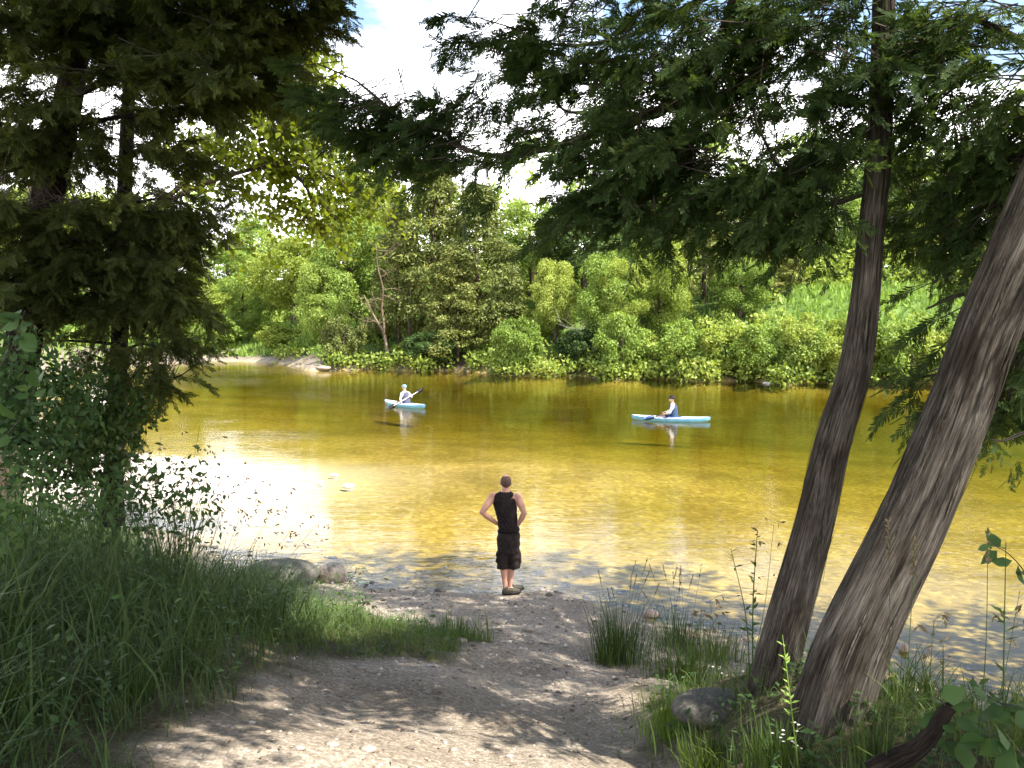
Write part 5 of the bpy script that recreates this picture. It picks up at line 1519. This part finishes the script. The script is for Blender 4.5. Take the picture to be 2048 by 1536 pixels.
skin = plain('skin', (.50, .27, .19), .55, .35, nscale=9, namp=.12)
hairm = plain('hair', (.10, .06, .045), .8, .2, nscale=60, namp=.4)
scalp = plain('scalp', (.42, .25, .19), .5, .4)
blackc = plain('dark_cotton', (.018, .014, .014), .9, .15, nscale=25, namp=.4, bump=.3)
shortm = plain('dark_shorts', (.026, .020, .018), .9, .15, nscale=18, namp=.4, bump=.4)
shoem = plain('shoe', (.05, .045, .03), .7, nscale=20)
solem = plain('sole', (.02, .018, .016), .8)

def standing_man():
    g = G(1018, 1190)
    e = empty('person', (g[0], g[1], g[2] + .02), 'man in dark sleeveless shirt and long shorts, hands on hips, watching the river', 'person')
    U = .0075
    X = lambda px: (px - 1018) * U
    Z = lambda py: (1193 - py) * U
    mb = MB()
    # head, neck (facing +Y)
    hx = X(1012)
    ell(mb, (hx, .02, Z(967)), (.078, .098, .112), ns=20)
    ell(mb, (hx, .055, Z(975)), (.062, .07, .08), ns=16)                        # jaw and face
    ell(mb, (hx, .122, Z(969)), (.014, .022, .022), ns=10)                      # nose
    ell(mb, (hx, .105, Z(977)), (.026, .014, .010), ns=10)                      # mouth
    for s in (-1, 1):
        ell(mb, (hx + s * .082, .015, Z(970)), (.012, .022, .034), ns=10)       # ears
        ell(mb, (hx + s * .03, .108, Z(966)), (.014, .010, .010), ns=10)        # brows / eyes
    rings(mb, [(X(1011), -.01, Z(990), .075, .07), (X(1011), 0, Z(986), .06, .062), (X(1011.5), .005, Z(980), .056, .06), (X(1012), .01, Z(972), .058, .065)])
    # torso
    rings(mb, [(X(1018), 0, Z(1085), .15, .11), (X(1018), 0, Z(1068), .165, .115), (X(1016), 0, Z(1050), .145, .10), (X(1013), 0, Z(1030), .155, .105), (X(1010), 0, Z(1010), .18, .115), (X(1010), -.005, Z(998), .185, .11), (X(1010.5), -.01, Z(991), .14, .09), (X(1011), -.01, Z(987), .08, .075)])
    # arms
    arms = [(-1, (986, 997), (964, 1026), (993, 1052)), (1, (1036, 998), (1048.5, 1028), (1037, 1053))]
    for s, sh, el_, wr in arms:
        a = np.array([X(sh[0]), -.005, Z(sh[1])]); b_ = np.array([X(el_[0]), -.09, Z(el_[1])]); c = np.array([X(wr[0]), -.02 if s > 0 else .02, Z(wr[1])])
        ell(mb, a, (.066, .068, .068), ns=14)
        cone(mb, a, (a + b_) / 2, .058, .056, 14); cone(mb, (a + b_) / 2, b_, .056, .041, 14)
        m2 = b_ + (c - b_) * .35
        cone(mb, b_, m2, .040, .045, 14); cone(mb, m2, c, .045, .028, 14)
        hand(mb, c, np.array([-s * .75, .25, -.35]), np.array([0, -.6, .9]), 1.0, .7)
    # legs
    legs = [(-1, (1009, 1080), (1007, 1130), (1010, 1183)), (1, (1027, 1080), (1023, 1130), (1019.5, 1183))]
    for s, hp, kn, an in legs:
        a = np.array([X(hp[0]), 0, Z(hp[1])]); k = np.array([X(kn[0]), .02, Z(kn[1])]); q = np.array([X(an[0]), -.02 + .03 * s, Z(an[1])])
        cone(mb, a, k, .085, .056, 16)
        cf = k + (q - k) * .3 + np.array([0, -.018, 0])
        cone(mb, k, cf, .054, .057, 14); cone(mb, cf, k + (q - k) * .62 + np.array([0, -.006, 0]), .057, .042, 14); cone(mb, k + (q - k) * .62 + np.array([0, -.006, 0]), q, .042, .032, 14)
        cone(mb, q, q + np.array([.05, .03, -.05]), .034, .035, 12)
    body = remesh_obj('body', mb, skin, .0105, e, 3)
    # hair: a cap low round the back, thin on top
    mb = MB()
    ell(mb, (hx, .008, Z(967.5)), (.084, .10, .108), ns=22)
    h = remesh_obj('hair', mb, hairm, .008, e, 2)
    import bmesh
    bm = bmesh.new(); bm.from_mesh(h.data)
    zt = Z(967)
    dele = [v for v in bm.verts if (v.co.z > zt + .100 + .25 * min(0, v.co.y)) or (v.co.z < zt - .088 + .5 * abs(v.co.x - hx)) or (v.co.y > .045)]
    bmesh.ops.delete(bm, geom=dele, context='VERTS'); bm.to_mesh(h.data); bm.free()
    # sleeveless shirt
    mb = MB()
    rings(mb, [(X(1018), 0, Z(1074), .166, .130), (X(1018), 0, Z(1064), .162, .128), (X(1016), 0, Z(1050), .152, .118), (X(1013), 0, Z(1034), .160, .120), (X(1010.5), 0, Z(1015), .178, .130), (X(1009), -.005, Z(1003), .186, .126), (X(1008.5), -.008, Z(996), .176, .115), (X(1009.5), -.01, Z(990), .135, .10), (X(1011), -.01, Z(986.5), .088, .086)])
    for k in range(5):
        z = Z(1015 + k * 11); ell(mb, (X(1012 + k * 2 + 4 * math.sin(k * 2.2)), -.112 + .004 * k, z), (.05, .016, .012), ns=12)   # folds
    remesh_obj('shirt', mb, blackc, .0085, e, 3)
    # long shorts
    mb = MB()
    rings(mb, [(X(1018), 0, Z(1110), .150, .13), (X(1017.5), 0, Z(1092), .178, .138), (X(1017), 0, Z(1078), .172, .135), (X(1017), 0, Z(1066), .158, .128)])
    for s, hp, hm in ((-1, 1008, 1006), (1, 1027, 1029)):
        rings(mb, [(X(hm), .005, Z(1143), .088, .105), (X(hm), .005, Z(1138), .090, .108), (X(hm), .0, Z(1120), .094, .108), (X(hp), 0, Z(1100), .098, .115), (X(hp), 0, Z(1085), .096, .115)])
        rings(mb, [(X(hm) + s * .082, -.01, Z(1131), .018, .06), (X(hm) + s * .085, -.01, Z(1128), .022, .065), (X(hm) + s * .083, -.01, Z(1112), .020, .062), (X(hm) + s * .08, -.01, Z(1109), .014, .05)])   # cargo pocket
    remesh_obj('shorts', mb, shortm, .0095, e, 3)
    mb = MB(); rings(mb, [(X(1017), 0, Z(1068), .166, .135), (X(1017), 0, Z(1064.5), .165, .134)])
    link('belt', mb.mesh('belt', plain('belt', (.012, .009, .008), .9, .05), True), e)
    # shoes, toes turned to the right
    for s, ax_, ay, az in ((-1, 1009, -.05, .20), (1, 1021, .06, .62)):
        u = np.array([math.cos(az), math.sin(az), 0]); h0 = np.array([X(ax_), ay, 0])
        mb = MB()
        cone(mb, h0 + [0, 0, .045], h0 + u * .12 + [0, 0, .04], .040, .040, 12); cone(mb, h0 + u * .12 + [0, 0, .038], h0 + u * .21 + [0, 0, .032], .044, .032, 12)
        cone(mb, h0 + u * .01 + [0, 0, .05], h0 + u * .02 + [0, 0, .085], .042, .040, 12)
        sh = remesh_obj('shoe', mb, shoem, .008, e, 2)
        mb = MB()
        cone(mb, h0 + [0, 0, .018], h0 + u * .12 + [0, 0, .018], .044, .046, 12); cone(mb, h0 + u * .12 + [0, 0, .018], h0 + u * .225 + [0, 0, .018], .048, .034, 12)
        me = mb.mesh('sole', solem, True)
        cs = np.zeros(len(me.vertices) * 3); me.vertices.foreach_get('co', cs); cs = cs.reshape(-1, 3); cs[:, 2] = np.clip(cs[:, 2], -.02, .026); me.vertices.foreach_set('co', cs.ravel())
        link('sole', me, sh)
    return e
def crease(o, amp, seed):
    me = o.data; n = len(me.vertices); c = np.zeros(n * 3); me.vertices.foreach_get('co', c); c = c.reshape(-1, 3)
    nn = np.zeros(n * 3); me.vertices.foreach_get('normal', nn); nn = nn.reshape(-1, 3)
    z = c[:, 2]; x = c[:, 0]; y = c[:, 1]
    d = np.sin(z * 55 + 9 * x + 5 * np.sin(x * 21 + seed)) * .5 + np.sin(z * 31 - 26 * x + 3 * np.sin(z * 13 + y * 10)) * .6 + np.sin(x * 70 + z * 14 + seed) * .25
    c += nn * (amp * d)[:, None]
    me.vertices.foreach_set('co', c.ravel()); me.update()
mn = standing_man()
for ch in mn.children:
    if ch.name.startswith('shirt'): crease(ch, .003, 1)
    if ch.name.startswith('shorts'): crease(ch, .006, 2)

kblue = plain('kayak_blue', (.16, .42, .66), .35, .5, nscale=3, namp=.15)
khighlight = plain('kayak_highlight', (.62, .74, .80), .35, .5)  # deck of the light blue boats, sun highlight put into its colour
kdark = plain('kayak_rim', (.01, .06, .22), .4, .5)
black = plain('black_plastic', (.012, .012, .014), .4, .5)
whitec = plain('white_cotton', (.55, .53, .53), .8)
vestg = plain('grey_vest', (.07, .075, .11), .8)
vestb = plain('blue_vest', (.03, .06, .12), .8)
capb = plain('pale_blue_cap', (.22, .40, .52), .8)
hatb = plain('black_hat', (.02, .018, .02), .85)
lightskin = plain('light_skin', (.55, .34, .26), .6)

def kayak(loc, rz, label, L=3.0):
    e = empty('kayak', loc, label, 'kayak', None, rz)
    n = 40; ns = 20
    xs_ = np.linspace(-L / 2, L / 2, n); V = []
    deckV = []
    for x in xs_:
        t = abs(x) / (L / 2); w = .33 * (1 - t ** 2.6) ** .75 + .012; top = .13 + .08 * t ** 2.2; bot = -.10 + .17 * t ** 4
        for k in range(ns):
            a = PI * k / (ns - 1)
            V.append((x, -w * math.cos(a), top - (top - bot) * math.sin(a) ** .75))
        for k in range(ns):
            u = k / (ns - 1) * 2 - 1
            zz = top + .055 * (1 - t ** 1.5) * (1 - u * u)
            if abs(x + .05) < .46 and abs(u) < .72 and t < .9:
                q = ((x + .05) / .46) ** 2 + (u / .72) ** 2
                if q < 1: zz = top - .12 - .04 * (1 - q)
            deckV.append((x, u * w, zz))
    i = np.arange(n - 1)[:, None] * ns; j = np.arange(ns - 1)[None]
    Q_ = np.stack([i + j, i + ns + j, i + ns + j + 1, i + j + 1], -1).reshape(-1, 4)
    link('hull', mesh_np('hull', np.array(V), Q_, kblue, True), e)
    link('deck', mesh_np('deck', np.array(deckV), Q_, khighlight, True), e)
    mb = MB(); th = np.linspace(0, 2 * PI, 30)
    tube(mb, [np.array([-.05 + .46 * math.cos(a), .24 * math.sin(a), .175]) for a in th], .018, 6)
    link('cockpit_rim', mb.mesh('cockpit_rim', kdark, True), e)
    for s in (-1, 1):
        mb = MB(); tube(mb, [np.array([s * (L / 2 - .10), 0, .225]), np.array([s * (L / 2 - .03), 0, .235]), np.array([s * (L / 2 + .01), 0, .20])], .012, 6)
        link('handle', mb.mesh('handle', black, True), e)
    return e

def paddler(loc, rz, label, vest, hat, hatkind, hands, lean=0.0):
    """sitting, facing -x; hands given in local space"""
    e = empty('person', loc, label, 'person', None, rz)
    mb = MB()
    z0 = .11
    rings(mb, [(0, 0, z0 - .06, .12, .16), (0, 0, z0 + .05, .12, .16), (.0 - lean * .2, 0, z0 + .25, .10, .15), (-lean * .5, 0, z0 + .42, .11, .18), (-lean * .8, 0, z0 + .52, .09, .17), (-lean * .9, 0, z0 + .57, .06, .07), (-lean - .01, 0, z0 + .64, .055, .055)])
    hc = np.array([-lean - .03, 0, z0 + .74])
    ell(mb, hc, (.098, .078, .115), ns=18); ell(mb, hc + [-.045, 0, -.03], (.065, .06, .075), ns=14); ell(mb, hc + [-.105, 0, -.01], (.022, .013, .02), ns=10); ell(mb, hc + [-.095, 0, -.05], (.014, .026, .009), ns=10)
    for s in (-1, 1): ell(mb, hc + [0.01, s * .08, 0], (.02, .011, .03), ns=10); ell(mb, hc + [-.088, s * .03, .015], (.012, .013, .009), ns=8)
    sh = [np.array([-lean * .75, s * .19, z0 + .48]) for s in (-1, 1)]
    for s, a, hnd in zip((-1, 1), sh, hands):
        c = np.array(hnd); el_ = (a + c) / 2 + np.array([.05, s * .09, -.09])
        cone(mb, a, el_, .05, .038, 12); cone(mb, el_, c, .038, .026, 12)
        hand(mb, c, norm(c - el_), np.array([0, 0, 1.]), 1.0, 1.2)
    for s in (-1, 1):
        hp = np.array([-.05, s * .09, z0]); kn = np.array([-.42, s * .17, z0 + .08]); an = np.array([-.85, s * .10, z0 - .04])
        cone(mb, hp, kn, .08, .055, 12); cone(mb, kn, an, .052, .035, 12); cone(mb, an, an + [-.06, 0, .10], .035, .03, 10)
    remesh_obj('body', mb, lightskin, .016, e, 3)
    mb = MB()
    for s, a, hnd in zip((-1, 1), sh, hands):
        c = np.array(hnd); el_ = (a + c) / 2 + np.array([.05, s * .09, -.09])
        cone(mb, a, el_, .062, .052, 12); cone(mb, el_, el_ + (c - el_) * .6, .052, .044, 12)
    rings(mb, [(0, 0, z0 - .02, .135, .18), (-lean * .2, 0, z0 + .25, .118, .17), (-lean * .5, 0, z0 + .42, .125, .20), (-lean * .8, 0, z0 + .53, .095, .18), (-lean * .9, 0, z0 + .585, .065, .075)])
    remesh_obj('shirt', mb, whitec, .018, e, 2)
    mb = MB()
    rings(mb, [(0, 0, z0 + .02, .17, .20), (-lean * .2, 0, z0 + .25, .162, .195), (-lean * .5, 0, z0 + .42, .165, .19), (-lean * .75, 0, z0 + .52, .13, .155), (-lean * .85, 0, z0 + .55, .085, .12)])
    remesh_obj('life_vest', mb, vest, .018, e, 2)
    mb = MB()
    ell(mb, hc + [.012, 0, .045], (.108, .092, .085), ns=18)
    if hatkind == 'cap':
        rings(mb, [(hc[0] - .11, 0, hc[2] + .035, .085, .07), (hc[0] - .10, 0, hc[2] + .050, .085, .07)])
    else:
        rings(mb, [(hc[0], 0, hc[2] + .035, .17, .15), (hc[0], 0, hc[2] + .055, .16, .14)])
        rings(mb, [(hc[0], 0, hc[2] + .05, .105, .09), (hc[0], 0, hc[2] + .14, .09, .078)])
    h = remesh_obj('cap' if hatkind == 'cap' else 'hat', mb, hat, .013, e, 1)
    return e

def paddle(a, b, label, loc=(0, 0, 0), shaft=whitec, blade=black, rz=0):
    a = np.array(a, float); b = np.array(b, float)
    e = empty('paddle', loc, label, 'paddle', None, rz)
    mb = MB(); tube(mb, [a + (b - a) * .16, (a + b) / 2, a + (b - a) * .84], [.022] * 3, 8, 8); link('shaft', mb.mesh('shaft', shaft, True), e)
    d = norm(b - a); up = norm(np.cross(d, [0, 1, .2]))
    for p, s in ((a, 1), (b, -1)):
        dd = d * s; mb = MB()
        rr_ = []; 
        prof = [(0, .03), (.1, .075), (.25, .085), (.38, .07), (.42, .025)]
        V = []
        side = norm(np.cross(dd, up))
        for u, w in prof:
            c = p + dd * u
            for ss, tt in ((1, 0), (0, .012), (-1, 0), (0, -.012)):
                V.append(c + up * w * ss + side * tt)
        Q_ = [[i * 4 + k, i * 4 + (k + 1) % 4, i * 4 + 4 + (k + 1) % 4, i * 4 + 4 + k] for i in range(4) for k in range(4)] + [[0, 1, 2, 3], [19, 18, 17, 16]]
        mb.add(V, Q_); link('blade', mb.mesh('blade', blade, True), e)
    return e

# near kayak, heading left
w = W(1341, 841); Yk = w[1]; Xk = w[0]
rz = math.atan2(W(1262, 838)[1] - W(1417, 843)[1], W(1262, 838)[0] - W(1417, 843)[0]) + PI
kayak((Xk, Yk, -.02), rz, 'light blue kayak side-on, carrying the paddler in the black hat', 3.0)
ca, sa_ = math.cos(rz), math.sin(rz)
def kl(x, y, z): return (Xk + x * ca - y * sa_, Yk + x * sa_ + y * ca, z)
paddler(kl(.12, 0, -.02), rz, 'paddler in black hat, white sleeves and blue vest', vestb, hatb, 'hat', [(-.30, -.30, .30), (-.34, .22, .32)], .05)
paddle((.40, -.10, .30), (-.75, -.60, .10), 'low resting paddle with dark blades lying across the near kayak', kl(-.2, 0, 0), shaft=black, blade=kdark, rz=rz)
# far kayak, angled away to the left
a = W(770, 808); b_ = W(851, 817)
Xf, Yf = (a[0] + b_[0]) / 2, (a[1] + b_[1]) / 2
dx = a[0] - b_[0]
ang = math.atan2(math.sqrt(max(.1, 2.9 ** 2 - dx * dx)), dx) + PI
kayak((Xf, Yf, -.02), ang, 'light blue kayak angled away, carrying the paddler in the pale cap', 2.9)
ca2, sa2 = math.cos(ang), math.sin(ang)
def kl2(x, y, z): return (Xf + x * ca2 - y * sa2, Yf + x * sa2 + y * ca2, z)
pl_ = kl2(.12, 0, -.02)
pa = P(776, 818, Yf - .55); pb_ = P(847, 777, Yf + .1)
mid = (pa + pb_) / 2
def to_l(p):
    dx_, dy_ = p[0] - pl_[0], p[1] - pl_[1]
    return np.array([dx_ * math.cos(-ang) - dy_ * math.sin(-ang), dx_ * math.sin(-ang) + dy_ * math.cos(-ang), p[2] + .02])
h1_, h2_ = to_l(pa + (pb_ - pa) * .36), to_l(pa + (pb_ - pa) * .62)
hs = [h1_, h2_] if h1_[1] < h2_[1] else [h2_, h1_]
paddler(pl_, ang, 'paddler in pale blue cap and grey vest raising the paddle', vestg, capb, 'cap', hs, .12)
paddle(pa - mid, pb_ - mid, 'raised white paddle with black blades, one dipping in the water', mid)
print('done')
